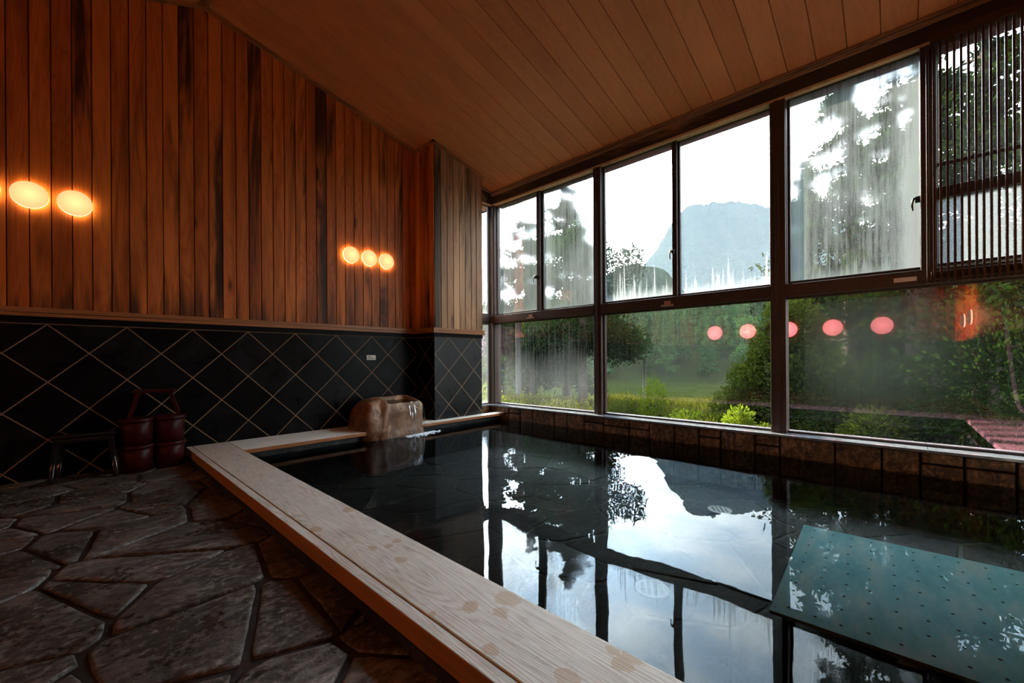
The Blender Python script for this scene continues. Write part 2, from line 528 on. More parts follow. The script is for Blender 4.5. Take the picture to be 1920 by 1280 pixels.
# teal perforated plate
m, g, out = mat('teal_plate')
co = ocoord(g)
n1 = g.noise(g.mapping(co, scale=(1, 3, 1), rot=(0, 0, -.5)), scale=4, detail=5, rough=.6)
n2 = g.noise(co, scale=26, detail=3, rough=.6)
c = g.ramp(g.mapr(n1, .3, .7), [(0, (.20, .68, .78)), (.5, (.36, .88, .96)), (1, (.66, .98, .98))])
c = g.mix(g.mapr(n2, .66, .72, 0, .6), c, (.20, .22, .14))
principled(g, out, c, .4)
M_TEAL = m
M_TEALEDGE = flat('teal_plate_edge', (.55, .62, .42), .4)
M_HOLE = flat('plate_hole_shadow', (.06, .06, .03), .9, .1)


def pane_mat(name, fog, streak, spikes, patch=None, low=0.0, edge=0.0, refl=.09, tint=(.97, .99, .98), haze=.55, blur=False):
    """window glass seen from inside: clear glass with condensation where the mask is high"""
    m, g, out = mat(name)
    gen = g.node('ShaderNodeTexCoord').outputs['Generated']
    gx, gy, gz = g.sep(gen)
    co = ocoord(g)
    s1 = g.noise(g.mapping(co, scale=(1, 1, .035)), scale=34, detail=4, rough=.7)
    s2 = g.noise(g.mapping(co, scale=(1, 1, .10)), scale=95, detail=2, rough=.6)
    dr = g.noise(co, scale=120, detail=2, rough=.6)
    big = g.noise(g.mapping(co, scale=(1, 1, .6)), scale=2.2, detail=3, rough=.5)
    s = g.math('ADD', g.math('MULTIPLY', s1, .55), g.math('ADD', g.math('MULTIPLY', s2, .25), g.math('MULTIPLY', dr, .20)))
    f = g.math('ADD', fog, g.math('MULTIPLY', g.math('SUBTRACT', s, .5), streak))
    f = g.math('ADD', f, g.math('MULTIPLY', g.math('SUBTRACT', big, .5), streak * .6))
    if low:
        f = g.math('ADD', f, g.math('MULTIPLY', g.mapr(g.math('ABSOLUTE', g.math('SUBTRACT', gz, .30)), 0, .40, 1, 0, True), low))
    if edge:
        ey = g.math('MINIMUM', gy, g.math('SUBTRACT', 1.0, gy))
        f = g.math('ADD', f, g.math('MULTIPLY', g.mapr(g.math('ADD', ey, g.math('MULTIPLY', s1, .10)), .10, .26, 1, 0, True), edge))
    if patch:
        (cy_, cz_, ry_, rz_, am) = patch
        a = g.math('DIVIDE', g.math('SUBTRACT', gy, cy_), ry_); b_ = g.math('DIVIDE', g.math('SUBTRACT', gz, cz_), rz_)
        rr = g.math('SQRT', g.math('ADD', g.math('MULTIPLY', a, a), g.math('MULTIPLY', b_, b_)))
        f = g.math('ADD', f, g.mapr(rr, .15, 1.05, am, 0, True))
    if spikes:
        sp = g.noise(g.mapping(co, scale=(1, 1, .02)), scale=46, detail=2, rough=.5)
        hh = g.math('ADD', .02, g.math('MULTIPLY', g.math('POWER', g.mapr(sp, .38, .78), 2.6), spikes))
        f = g.math('MAXIMUM', f, g.math('MULTIPLY', g.mapr(g.math('SUBTRACT', gz, hh), -.03, .05, 1, 0), .62))
    f = g.math('MINIMUM', g.math('MAXIMUM', f, 0.0), .93)
    tr = g.node('ShaderNodeBsdfTransparent'); tr.inputs[0].default_value = (*tint, 1)
    gl = g.node('ShaderNodeBsdfGlossy'); gl.inputs[0].default_value = (1.0, .46, .80, 1); gl.inputs['Roughness'].default_value = .0
    fr = g.node('ShaderNodeFresnel'); fr.inputs[0].default_value = 1.45
    clear = g.mixsh(g.math('ADD', g.math('MULTIPLY', fr.outputs[0], 1.0), refl - .034), tr.outputs[0], gl.outputs[0])
    tl = g.node('ShaderNodeBsdfTranslucent'); tl.inputs[0].default_value = (.26, .30, .33, 1)
    tr2 = g.node('ShaderNodeBsdfTransparent'); tr2.inputs[0].default_value = (.9, .93, .93, 1)
    if blur:
        tr2 = g.node('ShaderNodeBsdfRefraction'); tr2.inputs['Color'].default_value = (.95, .97, .98, 1)
        tr2.inputs['Roughness'].default_value = .40; tr2.inputs['IOR'].default_value = 1.045
    fogs = g.mixsh(haze, tr2.outputs[0], tl.outputs[0])
    g.l.new(g.mixsh(f, clear, fogs), out.inputs[0])
    return m


m, g, out = mat('clear_outer_glass')
tr = g.node('ShaderNodeBsdfTransparent'); tr.inputs[0].default_value = (.985, .995, .99, 1)
g.l.new(tr.outputs[0], out.inputs[0])
M_CLEAR = m


def leaf_mat(name, c1, c2, tl=.5):
    m, g, out = mat(name)
    oi = g.node('ShaderNodeObjectInfo').outputs['Random']
    n = g.noise(ocoord(g), scale=1.3, detail=3, rough=.6)
    n2 = g.noise(ocoord(g), scale=14, detail=2, rough=.6)
    f = g.math('ADD', g.math('MULTIPLY', n, .5), g.math('MULTIPLY', n2, .5))
    c = g.mix(g.mapr(f, .35, .65), c1, c2)
    c = g.mix(g.math('MULTIPLY', oi, .7), c, tuple(v * .45 for v in c1))
    df = g.node('ShaderNodeBsdfDiffuse'); g.put(df.inputs[0], c)
    t = g.node('ShaderNodeBsdfTranslucent'); g.put(t.inputs[0], g.mix(1.0, c, (1.2, 1.35, .5), 'MULTIPLY'))
    g.l.new(g.mixsh(tl, df.outputs[0], t.outputs[0]), out.inputs[0])
    return m


M_CEDAR = leaf_mat('cedar_needles', (.009, .021, .012), (.024, .043, .017), .4)
M_DARKLEAF = leaf_mat('dark_evergreen_leaves', (.005, .012, .006), (.020, .034, .010), .4)
M_LEAF = leaf_mat('fresh_green_leaves', (.014, .026, .007), (.10, .115, .026), .5)
M_YELLOW = leaf_mat('yellow_green_leaves', (.065, .10, .012), (.15, .17, .03), .5)
M_FARLEAF = leaf_mat('far_forest_leaves', (.010, .036, .018), (.040, .080, .026), .3)
M_GRASS = leaf_mat('meadow_grass', (.028, .032, .008), (.085, .082, .022), .4)
m, g, out = mat('valley_ground')
co = ocoord(g)
n1 = g.noise(co, scale=.12, detail=8, rough=.7); n2 = g.noise(co, scale=1.6, detail=5, rough=.7)
c = g.ramp(g.math('ADD', g.math('MULTIPLY', n1, .5), g.math('MULTIPLY', n2, .5)), [(.35, (.004, .008, .002)), (.55, (.010, .015, .004)), (.7, (.020, .022, .007))])
principled(g, out, c, 1.0, g.bump(n2, .8, .2), **{'Specular IOR Level': 0.0})
M_GROUND = m
m, g, out = mat('forested_slope')
co = ocoord(g)
n1 = g.noise(co, scale=.035, detail=8, rough=.75); vv = g.node('ShaderNodeTexVoronoi'); g.put(vv.inputs['Vector'], co); vv.inputs['Scale'].default_value = .16
c = g.mix(g.mapr(n1, .35, .65), (.006, .013, .012), (.012, .022, .015))
principled(g, out, c, .9, g.bump(vv.outputs['Distance'], .8, 3.0), **{'Specular IOR Level': 0.0})
M_SLOPE = m

# ================================================================== STRUCTURE
YA, XR, XC, YD = 4.555, .667, -4.9, -1.15      # wall plane, rim edge, far-left wall, wall behind the camera
XG, KB = 4.27, .848                            # glass plane, survey scale of the window wall
XB = 4.20                                      # inner face of the head beam
PX0, PX1, PY = 3.038, 3.83, 4.162              # boxed pillar
YR = 4.335                                     # plane of the narrow return window


def ceil_z(x):
    if x >= .8: return H(2.70 - .2217 * (x - 3.0))
    if x >= -1.2: return H(3.188 - .43 * (.8 - x))
    return H(3.188 - .43 * 2.0)


def st(o): o['kind'] = 'structure'; return o


def boards(bm, u0, u1, zb, ztop, place, width=.105, start=0.0, depth=.008, seed=1):
    """vertical boards with eased edges: place(u, z, dep) -> world point"""
    rng = random.Random(seed)
    uv = bm.loops.layers.uv.get('rnd') or bm.loops.layers.uv.new('rnd')
    edges = []
    k = math.floor((u0 - start) / width)
    u = start + k * width
    while u < u1:
        edges.append((max(u, u0), min(u + width, u1))); u += width
    for a, b in edges:
        if b - a < .01: continue
        gp = .0014; ch = .0035
        a2, b2 = a + gp, b - gp
        r = (rng.random(), rng.random())
        o = [place(a2, zb, depth), place(b2, zb, depth), place(b2, ztop(b2), depth), place(a2, ztop(a2), depth)]
        i = [place(a2 + ch, zb, 0), place(b2 - ch, zb, 0), place(b2 - ch, ztop(b2 - ch), 0), place(a2 + ch, ztop(a2 + ch), 0)]
        vo = [bm.verts.new(p) for p in o]; vi = [bm.verts.new(p) for p in i]
        fs = [bm.faces.new(vi)] + [bm.faces.new((vo[q], vo[(q + 1) % 4], vi[(q + 1) % 4], vi[q])) for q in range(4)]
        for f in fs:
            for lp in f.loops: lp[uv].uv = r
    return bm


def quad(bm, pts, mi=0):
    f = bm.faces.new([bm.verts.new(p) for p in pts]); f.material_index = mi; return f


# --- back wall (tile below, boards above)
bm = bmesh.new()
bm.loops.layers.uv.new('rnd')
boards(bm, XC, PX0, H(.385), lambda x: ceil_z(x) + .02, lambda u, z, d_: (u, YA - .012 + d_, z), start=-.316, seed=3)
st(obj('wall_back', bm, M_WALLWOOD))
bm = bmesh.new()
box(bm, (XC - .1, YA, 0 - .05), (PX1, YA + .12, H(.30)))
box(bm, (XC - .1, YA - .003, H(.30)), (PX1, YA + .12, H(3.3)), mi=1)
st(obj('wall_back_tile', bm, [M_TILE_A, M_BLACKBAND])).name = 'wall_back.001'
# --- dark band and wooden ledge mouldings, slope trims
bm = bmesh.new(); uvl = bm.loops.layers.uv.new('rnd')
box(bm, (XC, YA - .016, H(.276)), (PX0, YA - .0005, H(.322)), rnd=(.2, .9))
st(obj('trim_1', bm, M_BLACKBAND))
bm = bmesh.new()
box(bm, (XC, YA - .040, H(.322)), (PX0, YA + .002, H(.345)), .003, rnd=(.6, .3))
box(bm, (XC, YA - .030, H(.345)), (PX0, YA + .002, H(.352)), rnd=(.1, .9))
box(bm, (XC, YA - .034, H(.352)), (PX0, YA + .002, H(.386)), .004, rnd=(.7, .2))
st(obj('trim_2', bm, M_LEDGE))


def slope_trim(bm, xa, xb, yf, yb, th=.038, drop=0, r=(.5, .3)):
    v = []
    for x in (xa, xb):
        zt = ceil_z(x) + .004 - drop
        v += [(x, yf, zt - th), (x, yb, zt - th), (x, yb, zt), (x, yf, zt)]
    vs = [bm.verts.new(p) for p in v]
    fs = [bm.faces.new([vs[i] for i in q]) for q in ((0, 1, 2, 3), (7, 6, 5, 4), (0, 3, 7, 4), (1, 5, 6, 2), (0, 4, 5, 1), (3, 2, 6, 7))]
    uv = bm.loops.layers.uv.get('rnd') or bm.loops.layers.uv.new('rnd')
    for f in fs:
        for lp in f.loops: lp[uv].uv = r


bm = bmesh.new()
slope_trim(bm, .8, PX0, YA - .045, YA - .004)
slope_trim(bm, -1.2, .8, YA - .045, YA - .004)
slope_trim(bm, PX0 - .03, PX1 + .02, PY - .035, PY)
slope_trim(bm, PX0 - .03, PX0, PY - .035, YA - .045)
st(obj('trim_3', bm, M_LEDGE))
# --- pillar
bm = bmesh.new(); bm.loops.layers.uv.new('rnd')
zt = lambda x: ceil_z(x) + .02
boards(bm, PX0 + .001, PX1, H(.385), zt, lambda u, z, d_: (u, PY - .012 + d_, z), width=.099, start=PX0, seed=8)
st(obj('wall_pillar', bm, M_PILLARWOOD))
bm = bmesh.new(); bm.loops.layers.uv.new('rnd')
boards(bm, PY - .012, YA - .012, H(.385), lambda y_: ceil_z(PX0) + .02, lambda u, z, d_: (PX0 - .012 + d_, u, z), width=.099, start=PY - .012, seed=9)
boards(bm, PY - .012, YR + .02, H(.385), lambda y_: ceil_z(PX1) + .02, lambda u, z, d_: (PX1 + .012 - d_, u, z), width=.099, start=PY - .012, seed=10)
st(obj('wall_pillar', bm, M_WALLWOOD))
bm = bmesh.new()
box(bm, (PX0, PY, -.06), (PX1, YR + .3, ceil_z(PX1)), mi=0)
for f in bm.faces:
    if abs(f.normal.x) > .5 or True:
        c_ = f.calc_center_median()
        f.material_index = 1 if abs(c_.x - PX0) < .01 or abs(c_.x - PX1) < .01 else 0
st(obj('wall_pillar_tile', bm, [M_TILE_PF, M_TILE_PS])).name = 'wall_pillar.001'
bm = bmesh.new(); bm.loops.layers.uv.new('rnd')
for (a, b, mi) in ((.276, .322, 1),):
    box(bm, (PX0 - .016, PY - .016, H(a)), (PX1 + .004, PY + .001, H(b)), rnd=(.2, .2))
    box(bm, (PX0 - .016, PY, H(a)), (PX0 + .001, YA - .016, H(b)), rnd=(.2, .2))
st(obj('trim_4', bm, M_BLACKBAND))
bm = bmesh.new()
for (a, b, e, r) in ((.322, .345, .040, (.6, .3)), (.345, .352, .030, (.1, .9)), (.352, .386, .034, (.7, .2))):
    box(bm, (PX0 - e, PY - e, H(a)), (PX1 + .026, PY + .002, H(b)), .002, rnd=r)
    box(bm, (PX0 - e, PY, H(a)), (PX0 + .001, YA - e, H(b)), .002, rnd=r)
    box(bm, (PX1 - .001, PY, H(a)), (PX1 + .026, YR, H(b)), .002, rnd=r)
st(obj('trim_5', bm, M_LEDGE))

# --- ceiling boards
bm = bmesh.new(); uv = bm.loops.layers.uv.new('rnd')
rng = random.Random(5)
y0 = .855 - .199 * 11
for i in range(31):
    a = y0 + .199 * i; b = a + .199
    if a > YA + .1: break
    for (xa, xb) in ((.8, 4.5), (-1.2, .8), (XC - .1, -1.2)):
        g_, ch = .0012, .0035
        r = (rng.random(), rng.random())
        zs = lambda x, dz_: (ceil_z(min(max(x, XC), 4.5)) + dz_) if not (xa == .8) else H(2.70 - .2217 * (x - 3.0)) + dz_
        o_ = [(xa, a + g_, zs(xa, .006)), (xa, b - g_, zs(xa, .006)), (xb, b - g_, zs(xb, .006)), (xb, a + g_, zs(xb, .006))]
        i_ = [(xa, a + g_ + ch, zs(xa, 0)), (xa, b - g_ - ch, zs(xa, 0)), (xb, b - g_ - ch, zs(xb, 0)), (xb, a + g_ + ch, zs(xb, 0))]
        vo = [bm.verts.new(p) for p in o_]; vi = [bm.verts.new(p) for p in i_]
        for f in [bm.faces.new(vi)] + [bm.faces.new((vo[q], vo[(q + 1) % 4], vi[(q + 1) % 4], vi[q])) for q in range(4)]:
            for lp in f.loops: lp[uv].uv = r
st(obj('ceiling', bm, M_CEILWOOD))
bm = bmesh.new()
for (xa, xb) in ((.8, 4.55), (-1.2, .8), (XC - .1, -1.2)):
    za = H(2.70 - .2217 * (xa - 3.0)) if xa == .8 else ceil_z(max(xa, XC)); zb_ = H(2.70 - .2217 * (xb - 3.0)) if xa == .8 else ceil_z(xb)
    v = [(xa, YD - .1, za + .007), (xb, YD - .1, zb_ + .007), (xb, 5.2, zb_ + .007), (xa, 5.2, za + .007)]
    lo = [bm.verts.new(p) for p in v]; hi = [bm.verts.new((p[0], p[1], p[2] + .1)) for p in v]
    bm.faces.new(lo[::-1]); bm.faces.new(hi)
    for q in range(4): bm.faces.new((lo[q], lo[(q + 1) % 4], hi[(q + 1) % 4], hi[q]))
st(obj('ceiling_backing', bm, M_BLACKBAND)).name = 'ceiling.001'
# ridge cover strips
bm = bmesh.new()
box(bm, (.775, YD, H(3.188) - .03), (.80, YA - .04, H(3.188) + .0), .002, rnd=(.4, .2))
box(bm, (.805, YD, H(3.182) - .028), (.835, YA - .04, H(3.182) - .003), .002, rnd=(.6, .2))
st(obj('trim_6', bm, M_LEDGE))

# --- remaining walls (behind / beside the camera, they show in the glass)
bm = bmesh.new(); bm.loops.layers.uv.new('rnd')
boards(bm, YD, YA, H(.385), lambda y_: H(2.34), lambda u, z, d_: (XC + .012 - d_, u, z), seed=21)
st(obj('wall_left', bm, M_WALLWOOD))
bm = bmesh.new(); bm.loops.layers.uv.new('rnd')
boards(bm, XC, 4.3, H(.385), lambda x_: ceil_z(x_) + .02, lambda u, z, d_: (u, YD + .012 - d_, z), seed=22)
st(obj('wall_front', bm, M_WALLWOOD))
M_TILE_C = tile_mat('slate_diamond_tile_side', 'y', .1)
bm = bmesh.new(); box(bm, (XC - .12, YD - .1, -.05), (XC, YA, H(.385))); box(bm, (XC - .12, YD - .1, H(.385)), (XC, YA, H(2.6)))
st(obj('wall_left', bm, M_TILE_C))
bm = bmesh.new(); box(bm, (XC - .1, YD - .12, -.42), (4.5, YD, H(.385))); box(bm, (XC - .1, YD - .12, H(.385)), (4.5, YD, H(3.3)))
st(obj('wall_front', bm, M_TILE_A))
bm = bmesh.new(); bm.loops.layers.uv.new('rnd')
box(bm, (XC + .0, YD, H(.322)), (4.14, YD + .04, H(.386)), .003, rnd=(.6, .3))
box(bm, (XC + .0, YD + .04, H(.322)), (XC + .04, YA - .04, H(.386)), .003, rnd=(.5, .3))
st(obj('trim_7', bm, M_LEDGE))


# ------------------------------------------------------------------ flagstones
def flagstones(name, x0, x1, y0, y1, z, n, seed, m_stone, m_joint, gap=.011, lift=.010, depth=.06):
    rng = random.Random(seed)
    ar = 1.0
    pts = []
    tries = 0
    dmin = math.sqrt((x1 - x0) * (y1 - y0) / n) * .66
    while len(pts) < n and tries < 20000:
        tries += 1
        p = (rng.uniform(x0 - .2, x1 + .2), rng.uniform(y0 - .2, y1 + .2))
        dm = dmin * rng.choice((.45, .8, 1, 1.1, 1.25))
        if all(math.hypot((p[0] - q[0]) * 1.35, p[1] - q[1]) > dm for q in pts): pts.append(p)
    bm = bmesh.new(); uv = bm.loops.layers.uv.new('rnd')

    def clip(poly, nx, ny, dd_):
        outp = []
        for i in range(len(poly)):
            a, b = poly[i], poly[(i + 1) % len(poly)]
            da = a[0] * nx + a[1] * ny - dd_; db = b[0] * nx + b[1] * ny - dd_
            if da <= 0: outp.append(a)
            if da * db < 0:
                t = da / (da - db); outp.append((a[0] + (b[0] - a[0]) * t, a[1] + (b[1] - a[1]) * t))
        return outp
    wts = [rng.uniform(-.012, .012) for _ in pts]
    for i, p in enumerate(pts):
        poly = [(x0, y0), (x1, y0), (x1, y1), (x0, y1)]
        nb = sorted(range(len(pts)), key=lambda j: (pts[j][0] - p[0]) ** 2 + (pts[j][1] - p[1]) ** 2)[1:24]
        for j in nb:
            q = pts[j]; nx, ny = q[0] - p[0], q[1] - p[1]; L = math.hypot(nx, ny)
            nx /= L; ny /= L
            mid = nx * (p[0] + q[0]) / 2 + ny * (p[1] + q[1]) / 2 + (wts[i] - wts[j]) - gap
            poly = clip(poly, nx, ny, mid)
            if len(poly) < 3: break
        if len(poly) < 3: continue
        area = abs(sum(poly[k][0] * poly[(k + 1) % len(poly)][1] - poly[(k + 1) % len(poly)][0] * poly[k][1] for k in range(len(poly)))) / 2
        if area < .0015: continue
        # wavy outline
        cx = sum(v[0] for v in poly) / len(poly); cy = sum(v[1] for v in poly) / len(poly)
        outl = []
        for k in range(len(poly)):
            a, b = poly[k], poly[(k + 1) % len(poly)]
            L = math.hypot(b[0] - a[0], b[1] - a[1]); m_ = max(1, int(L / .045))
            for s in range(m_):
                t = (s + (.18 if s == 0 and m_ > 1 else 0)) / m_
                xx, yy = a[0] + (b[0] - a[0]) * t, a[1] + (b[1] - a[1]) * t
                w_ = mn.noise(Vector((xx * 7, yy * 7, seed))) * .010
                dl = math.hypot(xx - cx, yy - cy) + 1e-6
                outl.append((xx + (cx - xx) / dl * (abs(w_) + .001), yy + (cy - yy) / dl * (abs(w_) + .001)))
        if len(outl) < 3: continue
        li = lift * rng.uniform(.5, 1.3)
        tx, ty = rng.uniform(-.012, .012), rng.uniform(-.012, .012)
        r = (rng.random(), rng.random())
        rings = []
        for (ins, dz_) in ((0, -.02), (.002, li * .55), (.008, li * .92), (.020, li)):
            ring = []
            for (xx, yy) in outl:
                dl = math.hypot(xx - cx, yy - cy) + 1e-6
                k = min(ins / dl, .6)
                X, Y = xx + (cx - xx) * k, yy + (cy - yy) * k
                zz = z + dz_ + (X - cx) * tx + (Y - cy) * ty
                if ins > .001: zz += mn.noise(Vector((X * 5, Y * 5, seed * 3.1))) * lift * .3
                ring.append(bm.verts.new((X, Y, zz)))
            rings.append(ring)
        fs = []
        for a, b in zip(rings, rings[1:]):
            for k in range(len(a)):
                fs.append(bm.faces.new((a[k], a[(k + 1) % len(a)], b[(k + 1) % len(a)], b[k])))
        fs.append(bm.faces.new(rings[-1]))
        for f in fs:
            f.smooth = True
            for lp in f.loops: lp[uv].uv = r
    bmesh.ops.recalc_face_normals(bm, faces=bm.faces)
    box(bm, (x0, y0, z - depth), (x1, y1, z), mi=1)
    return obj(name, bm, [m_stone, m_joint])


st(flagstones('floor', XC, XR + .03, YD, YA, -.006, 420, 11, M_FLAG, M_JOINT, gap=.008))
WZ = H(-.855)
PB = H(-1.20)
st(flagstones('floor_pool', .72, 4.16, -.66, 4.2, PB, 110, 5, M_POOLSTONE, M_POOLJOINT, gap=.007, lift=.006)).name = 'floor.001'
# pool side walls
bm = bmesh.new()
bm.loops.layers.uv.new('rnd')
box(bm, (.66, -.9, PB - .06), (.90, 4.5, WZ + .03), rnd=(.4, .3))
box(bm, (.90, 4.10, PB - .06), (4.3, 4.5, H(-.80)), rnd=(.5, .3))
box(bm, (.90, -1.0, PB - .06), (4.3, -.70, WZ + .03), rnd=(.6, .3))
st(obj('wall_pool', bm, M_POOLSTONE))

# water
bm = bmesh.new()
quad(bm, [(.90, -.70, WZ), (4.125, -.70, WZ), (4.125, 4.10, WZ), (.90, 4.10, WZ)])
tag(obj('bath_water', bm, M_WATER), 'still dark bath water mirroring the windows', 'water', kind='stuff')

# --- masonry kerb under the window sill
rng = random.Random(14)
bm = bmesh.new(); bm.loops.layers.uv.new('rnd')
box(bm, (4.145, -1.15, PB - .06), (4.42, 4.6, H(-.685)), mi=1, rnd=(.5, .5))
y_ = -1.1
ztop, zmid = H(-.690), H(-.765)
y_ = YD + .02
while y_ < 4.28:
    L = rng.uniform(.16, .42); e = min(y_ + L, 4.3)
    if rng.random() < .35:
        box(bm, (4.115 + rng.uniform(0, .012), y_ + .006, PB), (4.16, e - .006, ztop), .008, rnd=(rng.random(), rng.random()))
    else:
        zm = zmid + rng.uniform(-.012, .012)
        box(bm, (4.118 + rng.uniform(0, .012), y_ + .006, zm + .006), (4.16, e - .006, ztop), .008, rnd=(rng.random(), rng.random()))
        sp = y_ + L * rng.uniform(.3, .7)
        for a, b in (((y_, sp), (sp, e)) if rng.random() < .4 and e - y_ > .25 else ((y_, e),) and ((y_, e),)):
            box(bm, (4.112 + rng.uniform(0, .014), a + .006, PB), (4.16, b - .006, zm - .006), .009, rnd=(rng.random(), rng.random()))
    y_ = e
st(obj('wall_kerb', bm, [M_MASONRY, M_MASJOINT]))
# sill slab
bm = bmesh.new()
cuts = [YD, -.18, 1.30, 2.9, 4.34]
for a, b in zip(cuts, cuts[1:]):
    box(bm, (4.098, a + .001, H(-.684)), (4.46, b - .001, H(-.664)), .003)
box(bm, (3.80, 4.30, H(-.684)), (4.098, 4.46, H(-.664)), .003)
st(obj('trim_8', bm, M_SILL))
bm = bmesh.new(); bm.loops.layers.uv.new('rnd')
box(bm, (3.78, 4.31, PB), (4.2, 4.5, H(-.686)), rnd=(.5, .5))
st(obj('wall_kerb.001', bm, M_MASONRY))

# ------------------------------------------------------------------ rim of the bath
rim = empty('bath_edging', (.82, 1.8, 0), 'long pale cypress edging of the bath with tan wet spots, foreground to tiled wall', 'bath edging')


RT = H(-.76)


def wobj(name, bm, m, parent, **k):
    o = obj(name, bm, m, parent, **k)
    o.matrix_parent_inverse = Matrix.Translation(-Vector(parent.location))
    return o


bm = bmesh.new(); bm.loops.layers.uv.new('rnd')
box(bm, (.713, YD + .35, RT - .040), (.970, YA - .002, RT), .003, rnd=(.3, .3))
wobj('top_plank', bm, M_PLANK, rim)
bm = bmesh.new(); bm.loops.layers.uv.new('rnd')
box(bm, (.667, YD + .01, RT - .080), (.7065, YA - .002, RT), .003, rnd=(.5, .4))
for f in bm.faces:
    f.material_index = 1 if f.normal.z > .5 else 0
wobj('outer_beam', bm, [M_RIMSIDE, M_PLANK], rim)
bm = bmesh.new(); bm.loops.layers.uv.new('rnd')
box(bm, (.7065, YD + .35, RT - .04), (.713, YA - .002, RT - .007), rnd=(.5, .1))
wobj('groove_strip', bm, M_RIMSIDE, rim)
bm = bmesh.new()
box(bm, (.685, YD + .01, WZ + .031), (.90, YA - .002, RT - .041))
wobj('curb', bm, M_BLACKBAND, rim)


def plank(name, lo, hi, label, base=True, cuty=None):
    t = empty(name, ((lo[0] + hi[0]) / 2, (lo[1] + hi[1]) / 2, lo[2]), label, 'plank')
    bm = bmesh.new(); bm.loops.layers.uv.new('rnd')
    box(bm, lo, hi, .003, rnd=(.3, .3))
    for f in bm.faces: f.material_index = 0 if f.normal.z > .5 else 1
    wobj('board', bm, [M_PLANKX, M_LEDGE], t)
    return t


plank('edge_plank', (.974, 4.02, RT - .034), (2.22, YA - .002, RT), 'pale plank along the tiled wall left of the water spout boulder')
plank('edge_plank', (2.70, 4.02, RT - .034), (4.135, PY - .001, RT), 'narrow pale plank at the pillar foot right of the water spout boulder')
bm = bmesh.new()
t = empty('edge_plank', (2.8, 4.3, RT - .03), 'short pale plank in the corner between boulder and pillar side', 'plank')
box(bm, (2.70, PY + .001, RT - .034), (PX0 - .001, YA - .002, RT), .003); bm.loops.layers.uv.new('rnd')
wobj('board', bm, M_PLANKX, t)
t = empty('bath_edging', (2.4, -.85, RT - .04), 'wide wooden edging across the near end of the bath, mirrored in the window', 'bath edging')
bm = bmesh.new(); bm.loops.layers.uv.new('rnd')
box(bm, (.974, YD + .35 - .36, RT - .04), (4.10, -.64, RT), .003, rnd=(.3, .3))
wobj('top_plank', bm, M_PLANKX, t)

# ------------------------------------------------------------------ WINDOW WALL
def k_(v): return v * KB


UB, UT, LT, LB = H(k_(.775)), H(k_(2.64)), H(k_(.592)), H(k_(-.761))
FX0, FX1 = 4.215, 4.315          # frame depth
# head beam and its mouldings
bm = bmesh.new(); bm.loops.layers.uv.new('rnd')
zc = H(2.70 - .2217 * (XB - 3.0))
box(bm, (XB, YD, H(2.268)), (4.46, YR + .02, zc - .028), rnd=(.3, .9))
box(bm, (XB - .012, YD, zc - .055), (XB + .02, YR + .0, zc - .028), .003, rnd=(.8, .2))
box(bm, (PX1, YR - .005, H(2.268)), (XB - .001, 4.46, zc + .10), rnd=(.3, .8))
st(obj('trim_9', bm, M_BEAM))
bm = bmesh.new(); bm.loops.layers.uv.new('rnd')
box(bm, (XB - .03, YD, zc - .028), (XB + .02, YR, zc + .004), .004, rnd=(.5, .9))
box(bm, (PX1, YR - .03, zc - .03 + .02), (XB - .03, YR + .01, zc + .09), .004, rnd=(.5, .9))
st(obj('trim_10', bm, M_BEAM))
bm = bmesh.new(); bm.loops.layers.uv.new('rnd')
box(bm, (XB + .004, YD, H(2.245)), (4.30, YR, H(2.2685)), .002, rnd=(.95, .0))
box(bm, (PX1, YR + .0, H(2.245)), (XB, 4.40, H(2.2685)), .002, rnd=(.95, .0))
st(obj('trim_11', bm, flat('pale_underside_wood', (.62, .46, .27), .6, .3, 0, 30, .2)))
# posts
POSTS = [(k_(5.075), YR + .02), (k_(2.95), k_(3.075)), (k_(.79), k_(.935)), (k_(-.300), k_(-.19)), ]
for i, (a, b) in enumerate([(4.285, 4.345), (2.508, 2.608), (.682, .798), (-.235, -.150), (-1.14, -1.05)]):
    bm = bmesh.new()
    zl = H(-.664) if i != 3 else UB - .07
    box(bm, (FX0 - .012, a, zl), (FX1 + .02, b, H(2.245)), .004)
    if i < 3: box(bm, (FX0 - .024, (a + b) / 2 - .012, zl), (FX0 - .010, (a + b) / 2 + .016, H(2.245)), .003)
    st(obj('trim_%d' % (12 + i), bm, M_FRAME))
bm = bmesh.new()
# transom
box(bm, (FX0 - .018, -1.05, LT + .018), (FX1 + .02, .682, UB - .030), .004)
box(bm, (FX0 - .018, .798, LT + .018), (FX1 + .02, 2.508, UB - .030), .004)
box(bm, (FX0 - .018, 2.608, LT + .018), (FX1 + .02, 4.285, UB - .030), .004)
st(obj('trim_17', bm, M_FRAME))

# pane materials
P_W1 = pane_mat('fogged_glass_a', .42, 1.1, .18, haze=.25, blur=True)
P_W2 = pane_mat('fogged_glass_b', .42, 1.6, .12, haze=.25, edge=.25, blur=True)
P_W3 = pane_mat('fogged_glass_c', .08, .30, .34, haze=.8)
P_W4 = pane_mat('fogged_glass_d', .08, .25, .30, haze=.8)
P_W5 = pane_mat('fogged_glass_e', .42, 1.8, .20, haze=.30, edge=.55, blur=True)
P_W6 = pane_mat('lattice_glass', .02, .2, 0, haze=.5)
P_W7 = pane_mat('lattice_fogged_glass', .55, .4, 0, haze=.6)
P_L1 = pane_mat('misted_glass', .03, .6, 0, low=.26, haze=.26)
P_L2 = pane_mat('clear_glass_a', .0, .12, 0, haze=.30, refl=.15)
P_L3 = pane_mat('clear_glass_b', .02, .30, 0, patch=(.68, .60, .40, .60, .55), haze=.04, refl=.17, blur=True)
P_R = pane_mat('return_glass', .22, .6, .1, haze=.5)
wn_ = [0]


